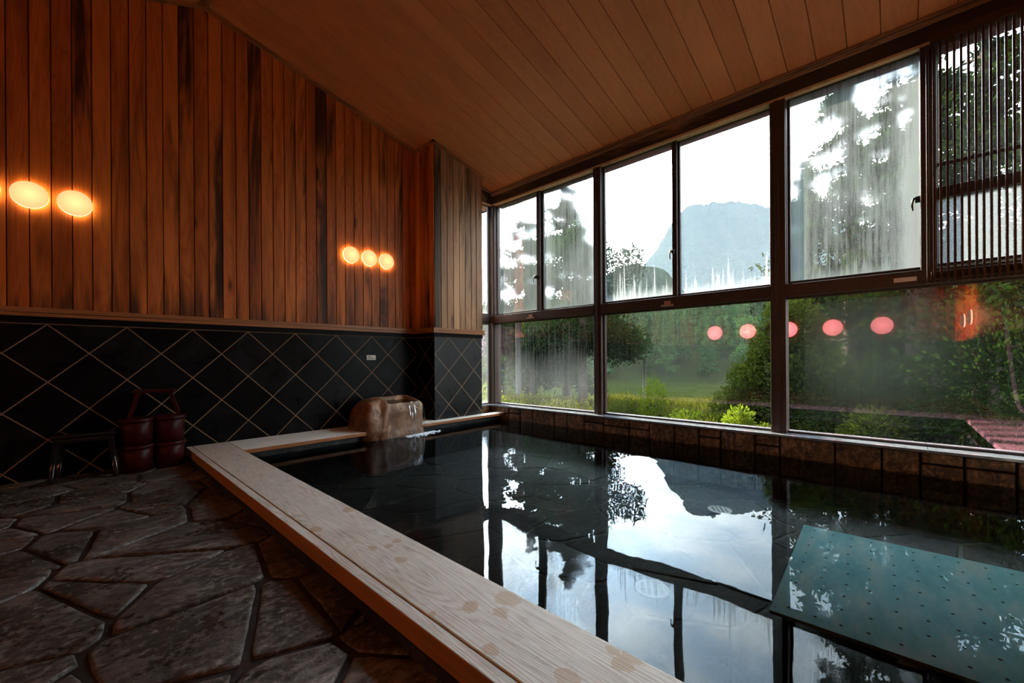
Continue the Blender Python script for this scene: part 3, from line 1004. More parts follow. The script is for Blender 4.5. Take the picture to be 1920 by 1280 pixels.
def sash(y0, y1, z0, z1, pm, x=XG, rail=.022, dark=True, handle=None, ra=None, rb=None):
    """a window: slim frame round a pane (inner opening y0..y1, z0..z1)"""
    wn_[0] += 1
    t = empty('window_%d' % wn_[0], (x, (y0 + y1) / 2, z0), kind='structure')
    bm = bmesh.new(); d0, d1 = x - .018, x + .018
    ra = ra or rail; rb = rb or rail
    box(bm, (d0, y0 - ra, z0 - rail), (d1, y0, z1 + rail), .003)
    box(bm, (d0, y1, z0 - rail), (d1, y1 + rb, z1 + rail), .003)
    box(bm, (d0, y0, z0 - rail), (d1, y1, z0), .003)
    box(bm, (d0, y0, z1), (d1, y1, z1 + rail), .003)
    wobj('window_frame', bm, M_FRAME_D, t)
    bm = bmesh.new()
    box(bm, (x, y0 - .004, z0 - .004), (x + .005, y1 + .004, z1 + .004), mi=1)
    for f in bm.faces:
        if f.calc_center_median().x < x + .0005: f.material_index = 0
    o = wobj('pane', bm, [pm, M_CLEAR], t)
    if handle:
        hy, hz, s = handle
        bm = bmesh.new()
        box(bm, (d0 - .020, hy - .012, hz - .006), (d0 + .004, hy + .016, hz + .040), .004)
        tube(bm, [(d0 - .012, hy + .004, hz + .030), (d0 - .016, hy + .022 * s, hz + .026), (d0 - .02, hy + .030 * s, hz + .006), (d0 - .02, hy + .032 * s, hz - .030), (d0 - .018, hy + .028 * s, hz - .062)], [.010, .009, .008, .007, .006], 8)
        wobj('latch', bm, M_HANDLE, t)
    return t


sash(k_(4.156), k_(5.036), UB, UT, P_W1, ra=.060, handle=(at(1007, 520, 0, XG).y - .0, at(1007, 522, 0, XG).z, 1))
sash(k_(3.088), k_(4.049), UB, UT, P_W2, rb=.060, x=XG + .037)
sash(k_(1.99), k_(2.926), UB, UT, P_W3, ra=.050, handle=(at(1264, 470, 0, XG).y, at(1264, 475, 0, XG).z, 1))
sash(k_(.956), k_(1.909), UB, UT, P_W4, rb=.050, x=XG + .037)
sash(k_(-.174), k_(.77), UB, UT, P_W5, handle=(at(1721, 380, 0, XG).y, at(1721, 380, 0, XG).z, 1))
sash(-1.03, -.245, UB + .01, H(1.17) - .02, P_W7)
sash(-1.03, -.245, H(1.17) + .03, UT, P_W6)
sash(k_(3.113), k_(5.036) + .03, LB, LT, P_L1)
sash(k_(.942), k_(2.934), LB, LT, P_L2)
sash(-1.03, k_(.811), LB, LT, P_L3)
# narrow return panes beside the pillar
for (z0, z1) in ((UB, UT), (LB, LT)):
    wn_[0] += 1
    t = empty('window_%d' % wn_[0], (4.0, YR + .05, z0), kind='structure')
    bm = bmesh.new()
    box(bm, (3.80, YR + .03, z0 - .03), (4.235, YR + .065, z0), .002); box(bm, (3.80, YR + .03, z1), (4.235, YR + .065, z1 + .03), .002)
    box(bm, (4.155, YR + .03, z0), (4.235, YR + .065, z1), .002)
    wobj('window_frame', bm, M_FRAME_D, t)
    bm = bmesh.new(); box(bm, (3.80, YR + .045, z0), (4.16, YR + .05, z1))
    for f in bm.faces: f.material_index = 0 if f.calc_center_median().y < YR + .0455 else 1
    wobj('pane', bm, [P_R, M_CLEAR], t)
bm = bmesh.new(); box(bm, (3.80, YR + .02, LT + .03), (4.235, YR + .08, UB - .03), .003)
st(obj('trim_18', bm, M_FRAME_D))
# rail between upper and lower lattice panes, and the thin rail
bm = bmesh.new()
box(bm, (XG - .03, -1.05, H(1.17) - .035), (XG + .02, -.235, H(1.17) + .045), .003)
box(bm, (XG - .03, -1.05, H(1.365)), (XG - .01, -.235, H(1.390)), .002)
st(obj('trim_19', bm, M_FRAME_D))

# wooden lattice in front of the last upper bay
lat = empty('lattice_screen', (4.14, -.6, H(.5)), 'dark wooden lattice screen of thin upright bars over the last upper window', 'lattice screen')
bm = bmesh.new()
box(bm, (4.115, -1.12, H(2.20)), (4.20, -.20, H(2.262)), .003)
wobj('frame_rail', bm, M_LATTICE, lat)
bm = bmesh.new(); box(bm, (4.150, -1.12, H(.545)), (4.20, -.20, H(.60)), .003)
wobj('frame_rail', bm, M_LATTICE, lat)
bx = [1739.5, 1752, 1765, 1779, 1791, 1804, 1817, 1830.5, 1845, 1859, 1873, 1888, 1903]
ys = np.linspace(at(1739.5, 400, 0, 4.135).y, at(1903, 400, 0, 4.135).y, 13)
stp = ys[1] - ys[0]
yy = ys[0]
while yy > -1.12:
    bm = bmesh.new(); box(bm, (4.123, yy - .0062, H(.520)), (4.147, yy + .0062, H(2.205)), .0015)
    wobj('bar', bm, M_LATTICE, lat)
    yy += stp

# little pale wood pull blocks / plates on the transom
for i, (px, py, lab) in enumerate([(996, 594, 'small pale wooden block on the transom at the corner window pair'), (1252, 570, 'small pale wooden block on the transom under the middle window pair')]):
    q = at(px, py, 0, FX0 - .018)
    t = empty('transom_block', (FX0 - .030, q.y, q.z), lab, 'wooden block', 'pale blocks on the transom')
    bm = bmesh.new(); box(bm, (-.010, -.062, -.022), (.012, .062, -.004), .002)
    obj('base', bm, M_TAG, t)
    bm = bmesh.new(); box(bm, (-.008, -.030, -.004), (.012, .030, .030), .002)
    obj('stub', bm, M_TAG, t)
q = at(1697, 524, 0, FX0 - .018)
t = empty('name_plate', (FX0 - .022, q.y, q.z), 'blank cream plate on the transom below the foggiest window', 'plate')
bm = bmesh.new(); box(bm, (0, -.062, -.016), (.004, .062, .016), .001); obj('plate', bm, M_PLATE, t)
# sign on tile wall
q = at(696, 670, 1, YA - .004)
t = empty('wall_sign', (q.x, YA - .004, q.z), 'small cream notice with two dark lines on the black tiled wall', 'sign')
bm = bmesh.new(); box(bm, (-.056, -.003, -.028), (.056, .0035, .028), .001); obj('plate', bm, M_PLATE, t)
rng = random.Random(2)
bm = bmesh.new(); xx = -.046
while xx < -.0:
    w_ = rng.uniform(.004, .008); box(bm, (xx, -.0038, .005), (xx + w_, -.003, .014)); xx += w_ + .002
xx = -.050
while xx < .044:
    w_ = rng.uniform(.003, .007); box(bm, (xx, -.0038, -.016), (xx + w_, -.003, -.006)); xx += w_ + .002
obj('print', bm, M_INK, t)


# ------------------------------------------------------------------ LAMPS
def make_lamp(r, mlamp):
    """round opal wall lamp, axis along -Y, backplate at the wall"""
    t = empty('wall_lamp', (0, 0, 0))
    bm = bmesh.new(); lathe(bm, [(r * .80, 0), (r * .80, -.014), (r * .7, -.018)], 40, 'Y'); obj('backplate', bm, M_LAMPBASE, t)
    bm = bmesh.new(); lathe(bm, [(r * .90, -.014), (r, -.022), (r * 1.0, -.034), (r * .93, -.043), (r * .70, -.051), (r * .35, -.056), (r * .02, -.057)], 48, 'Y')
    obj('glass_shade', bm, mlamp, t, smooth=True)
    return t


def dup(t, loc, rz, label, group):
    r = t.copy(); col.objects.link(r); r.location = loc; r.rotation_euler = (0, 0, rz)
    r['label'] = label; r['category'] = 'wall lamp'; r['group'] = group
    for ch in t.children:
        c = ch.copy(); col.objects.link(c); c.parent = r
    return r


lamp = make_lamp(.093, M_LAMP)
lz = H(1.187)
LA = [(-.209, 'glowing round wall lamp cut near the left frame edge, left of its neighbour'), (.014, 'glowing round wall lamp right in the left group'),
      (2.155, 'glowing round wall lamp left in the group of three'), (2.376, 'middle glowing round wall lamp in the group of three'), (2.597, 'glowing round wall lamp nearest the pillar')]
lamp.location = (-.432, YA - .012, lz)
tag(lamp, 'glowing round wall lamp at the very left edge of the photograph, mostly cut off', 'wall lamp', 'wall lamps on the back wall')
for x_, lab in LA: dup(lamp, (x_, YA - .012, lz), 0, lab, 'wall lamps on the back wall')
big = make_lamp(.21, M_LAMP2)
big.location = (XC + .012, 4.02, H(.745)); big.rotation_euler = (0, 0, R(90))
GL = 'round lamps on the far left wall'
tag(big, 'rosy round lamp on the far wall, first from the back wall in the window reflection', 'wall lamp', GL)
for y_, o_ in ((3.12, 'second'), (2.12, 'third'), (1.15, 'fourth'), (.20, 'fifth')):
    dup(big, (XC + .012, y_, H(.75)), R(90), 'rosy round far-wall lamp mirrored in the glass, %s from the back wall' % o_, GL)
for x_, o_ in ((-4.35, 'farther'), (-3.3, 'nearer')):
    r_ = dup(lamp, (x_, YD + .012, H(.75)), R(180), 'orange lamp mirrored edge-on in the last window, %s of the two' % o_, 'lamps on the front wall')
    r_.scale = (1.6, 1.6, 1.6)

# added warm fill discs, ahead of the opal lamps behind the camera
for x_, e in ((-4.35, 115), (-3.3, 95)):
    l = bpy.data.lights.new('warm_fill', 'AREA'); l.shape = 'DISK'; l.size = .28; l.energy = e; l.color = (1.0, .46, .13)
    lo = bpy.data.objects.new('warm_fill', l); col.objects.link(lo); lo.location = (x_, YD + .14, H(.75)); lo.rotation_euler = (R(90), 0, R(180))

# ------------------------------------------------------------------ SPOUT BOULDER
bcx, bcy = 2.44, 4.24
bz0 = PB
hx, hy = .40, .26
t = empty('spout_boulder', (bcx, bcy, WZ), 'brown hollowed boulder spilling hot water into the bath', 'boulder')
bm = bmesh.new()
bmesh.ops.create_cube(bm, size=2)
bmesh.ops.subdivide_edges(bm, edges=bm.edges[:], cuts=40, use_grid_fill=True)
ztop_ = H(-.425); zlo = PB - .01
for v in bm.verts:
    p = v.co.copy()
    # superellipsoid
    n_ = (abs(p.x) ** 6 + abs(p.y) ** 5 + abs(p.z) ** 6) ** (1 / 6)
    q = p / n_
    q = q.lerp(p.normalized() * 1.05, .10)
    s = (q.z + 1) / 2
    wx = 1.0 - .14 * max(0, s - .55) ** 1.4 * 2
    X = q.x * hx * wx; Y = q.y * hy * wx
    Z = zlo + (ztop_ - zlo) * s
    # rounded right shoulder
    if X > .2: Z -= (X - .2) ** 2 * 1.6 * s
    if X < -.26: Z -= (X + .26) ** 2 * 1.6 * s
    nz_ = mn.noise(Vector((X * 4, Y * 4, Z * 4))) * .035 + mn.noise(Vector((X * 11, Y * 11, Z * 11))) * .012
    d_ = Vector((q.x, q.y, 0))
    X += q.x * nz_; Y += q.y * nz_; Z += nz_ * .35 * s
    # carved basin open to the front
    bxc = (X - .07) / .20; byc = (Y + .06) / .155
    ed = (abs(bxc) ** 3.5 + abs(min(byc, 99) if byc > 0 else byc * .45) ** 3.5) ** (1 / 3.5)
    if Z > ztop_ - .14 and ed < 1.05:
        k = min(1, max(0, (1.05 - ed) / .12))
        Z = min(Z, Z * (1 - k) + (ztop_ - .062) * k)
    # crease on the left front face
    cr = math.exp(-((X + .12 - (Z - ztop_) * .25) / .03) ** 2) * (1 if Y < -.1 else 0)
    Y += cr * -.018
    v.co = (X, Y, Z - WZ)
for f in bm.faces: f.smooth = True
obj('rock', bm, M_BOULDER, t)
# pool of water inside the basin
bm = bmesh.new()
zb_ = ztop_ - .056 - WZ
quad(bm, [(-.14, -.225, zb_), (.245, -.225, zb_), (.25, .08, zb_), (-.12, .08, zb_)])
obj('basin_water', bm, M_WATER, t)
# film of water running down the right front, foam where it lands
bm = bmesh.new()
rows = 16
def fall(u, s):   # u 0..1 across, s 0..1 down
    X = .10 + .27 * u; top = zb_ + .004 - max(0, X - .15) * .12
    Z = top * (1 - s) + 0.0 * s
    Y = -hy * (1 - max(0, (X / hx)) ** 4) ** .25 - .006 - .035 * math.sin(min(1, s * 1.2) * math.pi / 2) + .03 * (u ** 2) + mn.noise(Vector((u * 9, s * 3, 0))) * .008
    return (X + .03 * s * u, Y, Z)
g2 = [[bm.verts.new(fall(i / 20, j / rows)) for i in range(21)] for j in range(rows + 1)]
for j in range(rows):
    for i in range(20):
        f = bm.faces.new((g2[j][i], g2[j][i + 1], g2[j + 1][i + 1], g2[j + 1][i])); f.smooth = True
obj('water_film', bm, M_STREAM, t)
rng = random.Random(6)
bm = bmesh.new()
for i in range(300):
    a = rng.gauss(0, 1); u = rng.random()
    X = .08 + .36 * u + rng.gauss(0, .04); Y = -hy - .035 - abs(rng.gauss(0, .05)) + .05 * u
    r = abs(rng.gauss(.0045, .003)) + .0015
    bmesh.ops.create_icosphere(bm, subdivisions=1, radius=r, matrix=Matrix.Translation((X, Y, rng.random() * .006)) @ Matrix.Diagonal((rng.uniform(1, 2.4), rng.uniform(1, 2), .5, 1)))
tag(obj('foam', bm, M_FOAM, t), kind='stuff')

# ------------------------------------------------------------------ DRAINS AND TEAL PLATE
def drain(cx, cy, r, lab):
    t = empty('pool_drain', (cx, cy, PB + .012), lab, 'drain cover', 'round drain covers on the bath floor')
    bm = bmesh.new(); lathe(bm, [(r * .99, 0), (r * .99, .003)], 40); obj('recess', bm, M_DARKVOID, t)
    bm = bmesh.new()
    seg = 48; rings = []
    for (rr, zz) in ((r, 0.0), (r, .008), (r * .82, .010), (r * .82, .0)):
        rings.append([bm.verts.new((rr * math.cos(2 * math.pi * k / seg), rr * math.sin(2 * math.pi * k / seg), zz)) for k in range(seg)])
    for a, b in zip(rings, rings[1:]):
        for k in range(seg): bm.faces.new((a[k], a[(k + 1) % seg], b[(k + 1) % seg], b[k]))
    R_ = r * .83
    for i in range(-4, 5):
        o_ = i * R_ * 2 / 9.5
        L = math.sqrt(max(0, R_ ** 2 - o_ ** 2))
        box(bm, (o_ - .0020, -L, .001), (o_ + .0020, L, .008))
        if i % 2 == 0: box(bm, (-L, o_ - .0045, .001), (L, o_ + .0045, .0085))
    bmesh.ops.rotate(bm, verts=bm.verts[:], cent=(0, 0, 0), matrix=Matrix.Rotation(.5, 3, 'Z'))
    obj('grate', bm, M_DRAIN, t)


q = at(1222.5, 1106, 2, -1.19); drain(q.x, q.y, .085, 'round white drain grate on the bath floor nearer the foreground rim')
q = at(1349.5, 957, 2, -1.19); drain(q.x, q.y, .085, 'round white drain grate on the bath floor farther out towards the window')

zt_ = H(-.90)
t = empty('perforated_plate', (2.2, -.1, zt_), 'teal perforated plate just under the water at lower right', 'plate')
A_, B_ = at(1507, 983, 2, -.90), at(1443, 1143, 2, -.90)
ux = (A_ - B_); ux.z = 0; L1 = ux.length; ux.normalize()
uy = Vector((ux.y, -ux.x, 0))
bm = bmesh.new()
def P(u, v, z): return Vector((B_.x, B_.y, 0)) + ux * u + uy * v + Vector((0, 0, z))
Lv = .98 - .02
vv_ = [P(0, 0, zt_), P(L1, 0, zt_), P(L1, Lv, zt_), P(0, Lv, zt_)]
lo = [bm.verts.new(p - Vector((0, 0, .012))) for p in vv_]; hi = [bm.verts.new(p) for p in vv_]
bm.faces.new(hi); bm.faces.new(lo[::-1])
for q_ in range(4): bm.faces.new((lo[q_], lo[(q_ + 1) % 4], hi[(q_ + 1) % 4], hi[q_])).material_index = 1
bmesh.ops.recalc_face_normals(bm, faces=bm.faces)
wobj('sheet', bm, [M_TEAL, M_TEALEDGE], t)
bm = bmesh.new()
rng = random.Random(9)
for i in range(9):
    for j in range(13):
        u = .06 + i * (L1 - .12) / 8 + rng.uniform(-.004, .004); v = .05 + j * .073 + rng.uniform(-.004, .004)
        c_ = P(u, v, zt_ + .0006); n_ = 8; r = .0052
        bm.faces.new([bm.verts.new(c_ + Vector((r * math.cos(a), r * math.sin(a), 0))) for a in [2 * math.pi * k / n_ for k in range(n_)]])
wobj('perforations', bm, M_HOLE, t)['kind'] = 'stuff'
for (u, v) in ((.05, .05), (L1 - .05, .05), (L1 - .05, Lv - .1), (.05, Lv - .1)):
    bm = bmesh.new(); c_ = P(u, v, 0); tube(bm, [(c_.x, c_.y, PB), (c_.x, c_.y, zt_ - .012)], .02)
    wobj('leg', bm, M_BLACKBAND, t)

# ------------------------------------------------------------------ BUCKETS AND STOOLS by the tiled wall
def bucket(name, loc, label, r=.100, h=.205):
    t = empty(name, loc, label, 'bucket', 'red-brown buckets stacked by the tiled wall')
    bm = bmesh.new()
    lathe(bm, [(r * .93, 0), (r * .965, h * .5), (r, h), (r - .009, h), (r * .88, .014), (.001, .012)], 36)
    obj('pail', bm, M_BUCKET, t)
    bm = bmesh.new(); seg = 36
    rings = []
    for (rr, zz) in ((r + .000, h - .030), (r + .008, h - .028), (r + .008, h - .001), (r - .004, h)):
        rings.append([bm.verts.new((rr * math.cos(2 * math.pi * k / seg), rr * math.sin(2 * math.pi * k / seg), zz)) for k in range(seg)])
    for a, b in zip(rings, rings[1:]):
        for k in range(seg):
            f = bm.faces.new((a[k], a[(k + 1) % seg], b[(k + 1) % seg], b[k])); f.smooth = True
    obj('rim_band', bm, M_BUCKET, t)
    return t


def floor_pt(px, py, push):
    q = at(px, py, 2, -.86); dd = Vector((q.x, q.y, 0)).normalized()
    return q + dd * push


bl, br = floor_pt(257, 887, .100), floor_pt(318, 877, .100)
bl.y = min(bl.y, 4.43); br.y = min(br.y, 4.43)
bucket('bath_bucket', (bl.x, bl.y, .002), 'bottom red-brown bucket of the left stack')
bucket('bath_bucket', (br.x, br.y, .002), 'bottom red-brown bucket of the right stack, beside the pale rim')
bucket('bath_bucket', (bl.x, bl.y, .209), 'top red-brown bucket of the left stack')
bucket('bath_bucket', (br.x, br.y, .209), 'top red-brown bucket of the right stack, beside the pale rim')
zs_ = .416
t = empty('bath_stool', ((bl.x + br.x) / 2 + .01, (bl.y + br.y) / 2, zs_), 'small red-brown stool standing on top of the stacked buckets', 'stool', rz=math.atan2(br.y - bl.y, br.x - bl.x) - .25)
bm = bmesh.new(); box(bm, (-.125, -.075, .190), (.125, .075, .213), .004); obj('seat', bm, M_BUCKET, t)
for s in (-1, 1):
    bm = bmesh.new()
    a0, a1 = s * .095, s * .150
    vs = [bm.verts.new(p) for p in ((a1 - .011, -.05, 0), (a1 + .011, -.05, 0), (a1 + .011, .05, 0), (a1 - .011, .05, 0), (a0 - .011, -.05, .191), (a0 + .011, -.05, .191), (a0 + .011, .05, .191), (a0 - .011, .05, .191))]
    for q_ in ((3, 2, 1, 0), (4, 5, 6, 7), (0, 1, 5, 4), (1, 2, 6, 5), (2, 3, 7, 6), (3, 0, 4, 7)): bm.faces.new([vs[i] for i in q_])
    bmesh.ops.recalc_face_normals(bm, faces=bm.faces)
    obj('leg', bm, M_BUCKET, t)
sp_ = floor_pt(163, 893, .12); sp_.y = min(sp_.y, 4.38)
t = empty('black_stool', (sp_.x, sp_.y, .004), 'glossy black bath stool on the floor left of the buckets', 'stool', rz=-.15)
bm = bmesh.new()
box(bm, (-.165, -.12, .305), (.165, .12, .335), .012); box(bm, (-.155, -.11, .272), (.155, .11, .303), .008)
obj('seat', bm, M_BLACKPL, t)
for sx in (-1, 1):
    for sy in (-1, 1):
        bm = bmesh.new(); tube(bm, [(sx * .165, sy * .115, 0), (sx * .138, sy * .092, .28)], [.015, .022], 8); obj('leg', bm, M_BLACKPL, t)

# ------------------------------------------------------------------ things mirrored in the glass: grab bar and wash fittings
t = empty('grab_bar', (.6, YD + .012, .9), 'white cranked grab bar on the tiled wall, mirrored in the window', 'grab bar')
bm = bmesh.new()
pts = [(-.35, .06, .62), (-.30, .085, .60), (.25, .085, -.30), (.55, .085, -.62), (.75, .085, -.66), (.80, .06, -.66)]
tube(bm, pts, .019, 12); obj('bar', bm, M_BAR, t, smooth=True)
for (x_, z_) in ((-.35, .62), (.02, .07), (.80, -.66)):
    bm = bmesh.new()
    lathe(bm, [(.04, -.010), (.04, .0), (.014, .008), (.014, .07)], 20, 'Y', (x_, 0, z_))
    obj('bracket', bm, M_BAR, t)
for i, (y_, lab) in enumerate([(.75, 'brass shower mixer with grey hose on the far wall, nearer the bath end'), (2.0, 'brass shower mixer with grey hose on the far wall, nearer the back wall')]):
    t = empty('shower_mixer', (XC, y_, .62), lab, 'shower mixer', 'shower mixers on the far wall')
    bm = bmesh.new(); tube(bm, [(.05, -.12, 0), (.05, .12, 0)], .025, 12)
    for s in (-.1, .1): tube(bm, [(-.002, s, 0), (.05, s, 0)], .02, 10)
    obj('body', bm, M_BRASS, t)
    bm = bmesh.new(); tube(bm, [(.05, 0, 0), (.12, 0, 0), (.17, 0, -.05)], [.015, .014, .012], 10); obj('spout', bm, M_BRASS, t)
    bm = bmesh.new()
    tube(bm, [(.06, .12, 0)] + [(.07, .12 + .10 * math.sin(a), -.25 * math.sin(a / 1.0) - .1 * (a / 3.1)) for a in np.linspace(.2, 2.6, 12)] + [(.06, .26, .5)], .008, 8)
    obj('hose', bm, M_HOSE, t)
    bm = bmesh.new(); tube(bm, [(.06, .26, .5), (.10, .26, .62)], [.012, .03], 10); obj('shower_head', bm, M_BAR, t)

# ================================================================== OUTSIDE
def polar(az, dist, rel): return Vector((math.sin(R(az)) * dist, math.cos(R(az)) * dist, H(rel)))


def pxaz(px): return math.degrees(math.atan2(ray(px, 668).x, ray(px, 668).y))


def ground_rel(d_, az):
    if d_ < 5: base = -1.25
    else: base = float(np.interp(d_, [5, 12, 25, 40, 60, 115, 130], [-1.3, -1.65, -2.6, -4.2, -5.6, -6.0, -5.0]))
    return base


def terrain(name, a0, a1, na, dists, hfun, m):
    vs = []; fs = []
    for i in range(na + 1):
        az = a0 + (a1 - a0) * i / na
        for j, d_ in enumerate(dists):
            vs.append(polar(az, d_, hfun(d_, az)))
    nd = len(dists)
    for i in range(na):
        for j in range(nd - 1):
            a = i * nd + j; fs.append((a, a + 1, a + nd + 1, a + nd))
    me = bpy.data.meshes.new(name); me.from_pydata(vs, [], fs); me.update()
    return link(name, me, m, smooth=True)


def n3(x, y, z=0): return mn.noise(Vector((x, y, z)))


def ground_h(d_, az):
    x, y = math.sin(R(az)) * d_, math.cos(R(az)) * d_
    if d_ > 110:      # wooded hill beyond the valley
        top = float(np.interp(az, [20, 45, 60, 66, 70, 80, 95, 130], [.085, .085, .082, .090, .098, .100, .11, .12]))
        t_ = min(1, (d_ - 110) / 170)
        s_ = t_ ** .8
        return -5.8 + s_ * (top * 280 + 5.8) + n3(x * .02, y * .02) * 9 * s_
    return ground_rel(d_, az) + n3(x * .4, y * .4) * .25 * min(1, d_ / 12)


tg = terrain('ground', 12, 128, 90, [4.9, 6, 8, 10, 13, 17, 22, 28, 36, 46, 60, 80, 100, 110, 120, 130, 145, 160, 180, 200, 220, 240, 260, 280, 300, 340], ground_h, M_GROUND)
st(tg)


def ridge(name, d0, d1, prof, m, rough, seed, az0=25, az1=125):
    def hf(d_, az):
        t_ = (d_ - d0) / (d1 - d0)
        top = float(np.interp(az, [p[0] for p in prof], [p[1] for p in prof])) * d1
        x, y = math.sin(R(az)) * d_, math.cos(R(az)) * d_
        f = math.sin(min(1, t_) * math.pi / 2)
        fr = 1 / (d1 * .06)
        return -6 + (top + 6) * f + (n3(x * fr, y * fr, seed) + .5 * n3(x * fr * 3, y * fr * 3, seed) + .3 * n3(x * fr * 12, y * fr * 12, seed)) * rough * d1 * f
    ds = list(np.linspace(d0, d1, 14)) + [d1 * 1.15]
    return st(terrain(name, az0, az1, 420, ds, lambda d_, az: hf(min(d_, d1), az) - (0 if d_ <= d1 else .1 * d1), m))


ridge('mountain_near', 340, 620, [(25, .12), (50, .10), (56, .14), (61, .20), (64, .215), (67.5, .19), (70, .14), (76, .11), (90, .12), (125, .10)], M_SLOPE, .010, 4).name = 'mountain.001'
ridge('mountain', 900, 1900, [(25, .10), (50, .08), (58, .10), (62, .145), (66, .225), (69, .30), (70.8, .312), (73.4, .320), (77, .305), (80, .285), (88, .22), (100, .15), (125, .1)], M_SLOPE, .012, 7)


# ---- foliage
def leaf_mesh(name, P_, S_, mats, extra=None, seed=1, aspect=.5, updir=None):
    """one small leaf/needle-spray quad per point; P_ (n,3), S_ (n,) sizes"""
    rg = np.random.default_rng(seed)
    n = len(P_)
    a = rg.normal(size=(n, 3)); a /= np.linalg.norm(a, axis=1)[:, None]
    if updir is not None:
        a = a * .6 + updir; a /= np.linalg.norm(a, axis=1)[:, None]
    b = np.cross(a, rg.normal(size=(n, 3))); b /= np.linalg.norm(b, axis=1)[:, None]
    a = a * S_[:, None]; b = b * S_[:, None] * aspect
    V = np.empty((n * 4, 3)); V[0::4] = P_ - a; V[1::4] = P_ - b * .9 + a * .1; V[2::4] = P_ + a; V[3::4] = P_ + b * .9 + a * .1
    me = bpy.data.meshes.new(name)
    me.vertices.add(n * 4); me.vertices.foreach_set('co', V.ravel())
    me.loops.add(n * 4); me.loops.foreach_set('vertex_index', np.arange(n * 4, dtype=np.int32))
    me.polygons.add(n); me.polygons.foreach_set('loop_start', np.arange(0, n * 4, 4, dtype=np.int32))
    me.update(calc_edges=True)
    return me


def conifer_points(h, r, n, seed, bare=.12, gaps=.35, droop=.25):
    """sprays along drooping branches; h tree height, r crown radius"""
    rg = np.random.default_rng(seed)
    pts = []
    nb = int(22 * h / 4)
    per = max(6, n // nb)
    for i in range(nb):
        t_ = bare + (1 - bare) * (i + rg.random()) / nb
        L = r * (1.02 - t_) ** .75 * rg.uniform(.65, 1.15)
        az = rg.random() * 2 * math.pi
        s = rg.random(per) ** .7
        sp = .20 * L + .03
        x = np.cos(az) * s * L + rg.normal(size=per) * sp * .55
        y = np.sin(az) * s * L + rg.normal(size=per) * sp * .55
        z = t_ * h + s * L * (.25 - droop * 2 * s) + rg.normal(size=per) * sp * .35
        pts.append(np.stack([x, y, z], 1))
    return np.concatenate(pts)


def blob_points(blobs, n, seed):
    rg = np.random.default_rng(seed)
    pts = []
    tot = sum(b[3] ** 2 for b in blobs)
    for (x, y, z, r, sq) in blobs:
        k = int(n * r ** 2 / tot)
        d_ = rg.normal(size=(k, 3)); d_ /= np.linalg.norm(d_, axis=1)[:, None]
        rad = r * rg.random(k) ** .35 * (1 + .18 * np.sin(d_[:, 0] * 9) * np.cos(d_[:, 1] * 8))
        p = d_ * rad[:, None]; p[:, 2] *= sq
        pts.append(p + np.array([x, y, z]))
    return np.concatenate(pts)


def tree(name, loc, h, r, n, leaf, mleaf, label, cat, group, seed, kind='conifer', bare=.12, trunk_r=None, blobs=None, droop=.25):
    t = empty(name, loc, label, cat, group)
    tr_ = trunk_r or h * .014
    bm = bmesh.new()
    rng = random.Random(seed)
    tube(bm, [(0, 0, -.5), (0, 0, h * .3), (rng.uniform(-.05, .05), 0, h * .7), (0, 0, h * .97)], [tr_ * 1.15, tr_, tr_ * .6, tr_ * .12], 10)
    for i in range(14 if kind == 'conifer' else 8):
        z_ = h * rng.uniform(max(bare, .2), .9); a = rng.random() * 6.28; L = r * (1 - z_ / h) ** .7 * .8
        tube(bm, [(0, 0, z_), (math.cos(a) * L * .5, math.sin(a) * L * .5, z_ + L * .05), (math.cos(a) * L, math.sin(a) * L, z_ - L * .08)], [tr_ * .22, tr_ * .14, .004], 5)
    obj('trunk', bm, M_TRUNK, t)
    if kind == 'conifer': Pp = conifer_points(h, r, n, seed, bare, droop=droop)
    else: Pp = blob_points(blobs, n, seed)
    rg = np.random.default_rng(seed + 50)
    me = leaf_mesh('foliage', Pp, leaf * rg.uniform(.6, 1.3, len(Pp)), None, seed=seed)
    link('foliage', me, mleaf, t)
    return t


def gz(az, d_): return ground_h(d_, az)


def place(px, d_): az = pxaz(px); return az, polar(az, d_, gz(az, d_))


def hgt_for(px, py, d_):
    """tree height whose top shows at pixel height py when it stands d_ away"""
    dd = ray(px, py); s = dd.z / math.hypot(dd.x, dd.y)
    return s * d_ - gz(pxaz(px), d_)


GT = 'trees outside the windows'
for (px, py, d_, r, n, lf, bare, lab, sd) in [
    (1062, 312, 17, 3.0, 36000, .10, .10, 'tall dark cedar filling the second upper window', 31),
    (990, 368, 21, 2.9, 24000, .11, .12, 'slim cedar behind the corner window', 32),
    (942, 440, 30, 2.2, 9000, .11, .10, 'small distant cedar at the left of the corner window', 33),
    (1600, 100, 11.5, 2.2, 16000, .070, .12, 'broad tall cedar behind the foggiest upper window', 34),
    (1730, 40, 9.5, 2.0, 14000, .060, .30, 'tall cedar with a dark straight trunk seen in the last lower window', 35),
    (1850, -60, 10.5, 2.3, 16000, .060, .06, 'dense cedar behind the lattice screen', 36),
    (1960, -100, 8.5, 2.2, 12000, .060, .05, 'dense cedar at the right edge of the last window', 37),
    (1680, 60, 15.5, 2.6, 12000, .085, .05, 'cedar set back between two nearer cedars right of the last mullion', 38),
    (1520, 300, 14.5, 2.0, 12000, .075, .04, 'mid-height cedar just right of the last mullion', 39),
]:
    az, loc = place(px, d_)
    h = hgt_for(px, py, d_)
    tree('cedar_tree', loc, h, r, n, lf, M_CEDAR if sd < 34 else M_DARKLEAF, lab, 'tree', GT, sd, bare=bare, trunk_r=.16 if sd != 35 else .20)
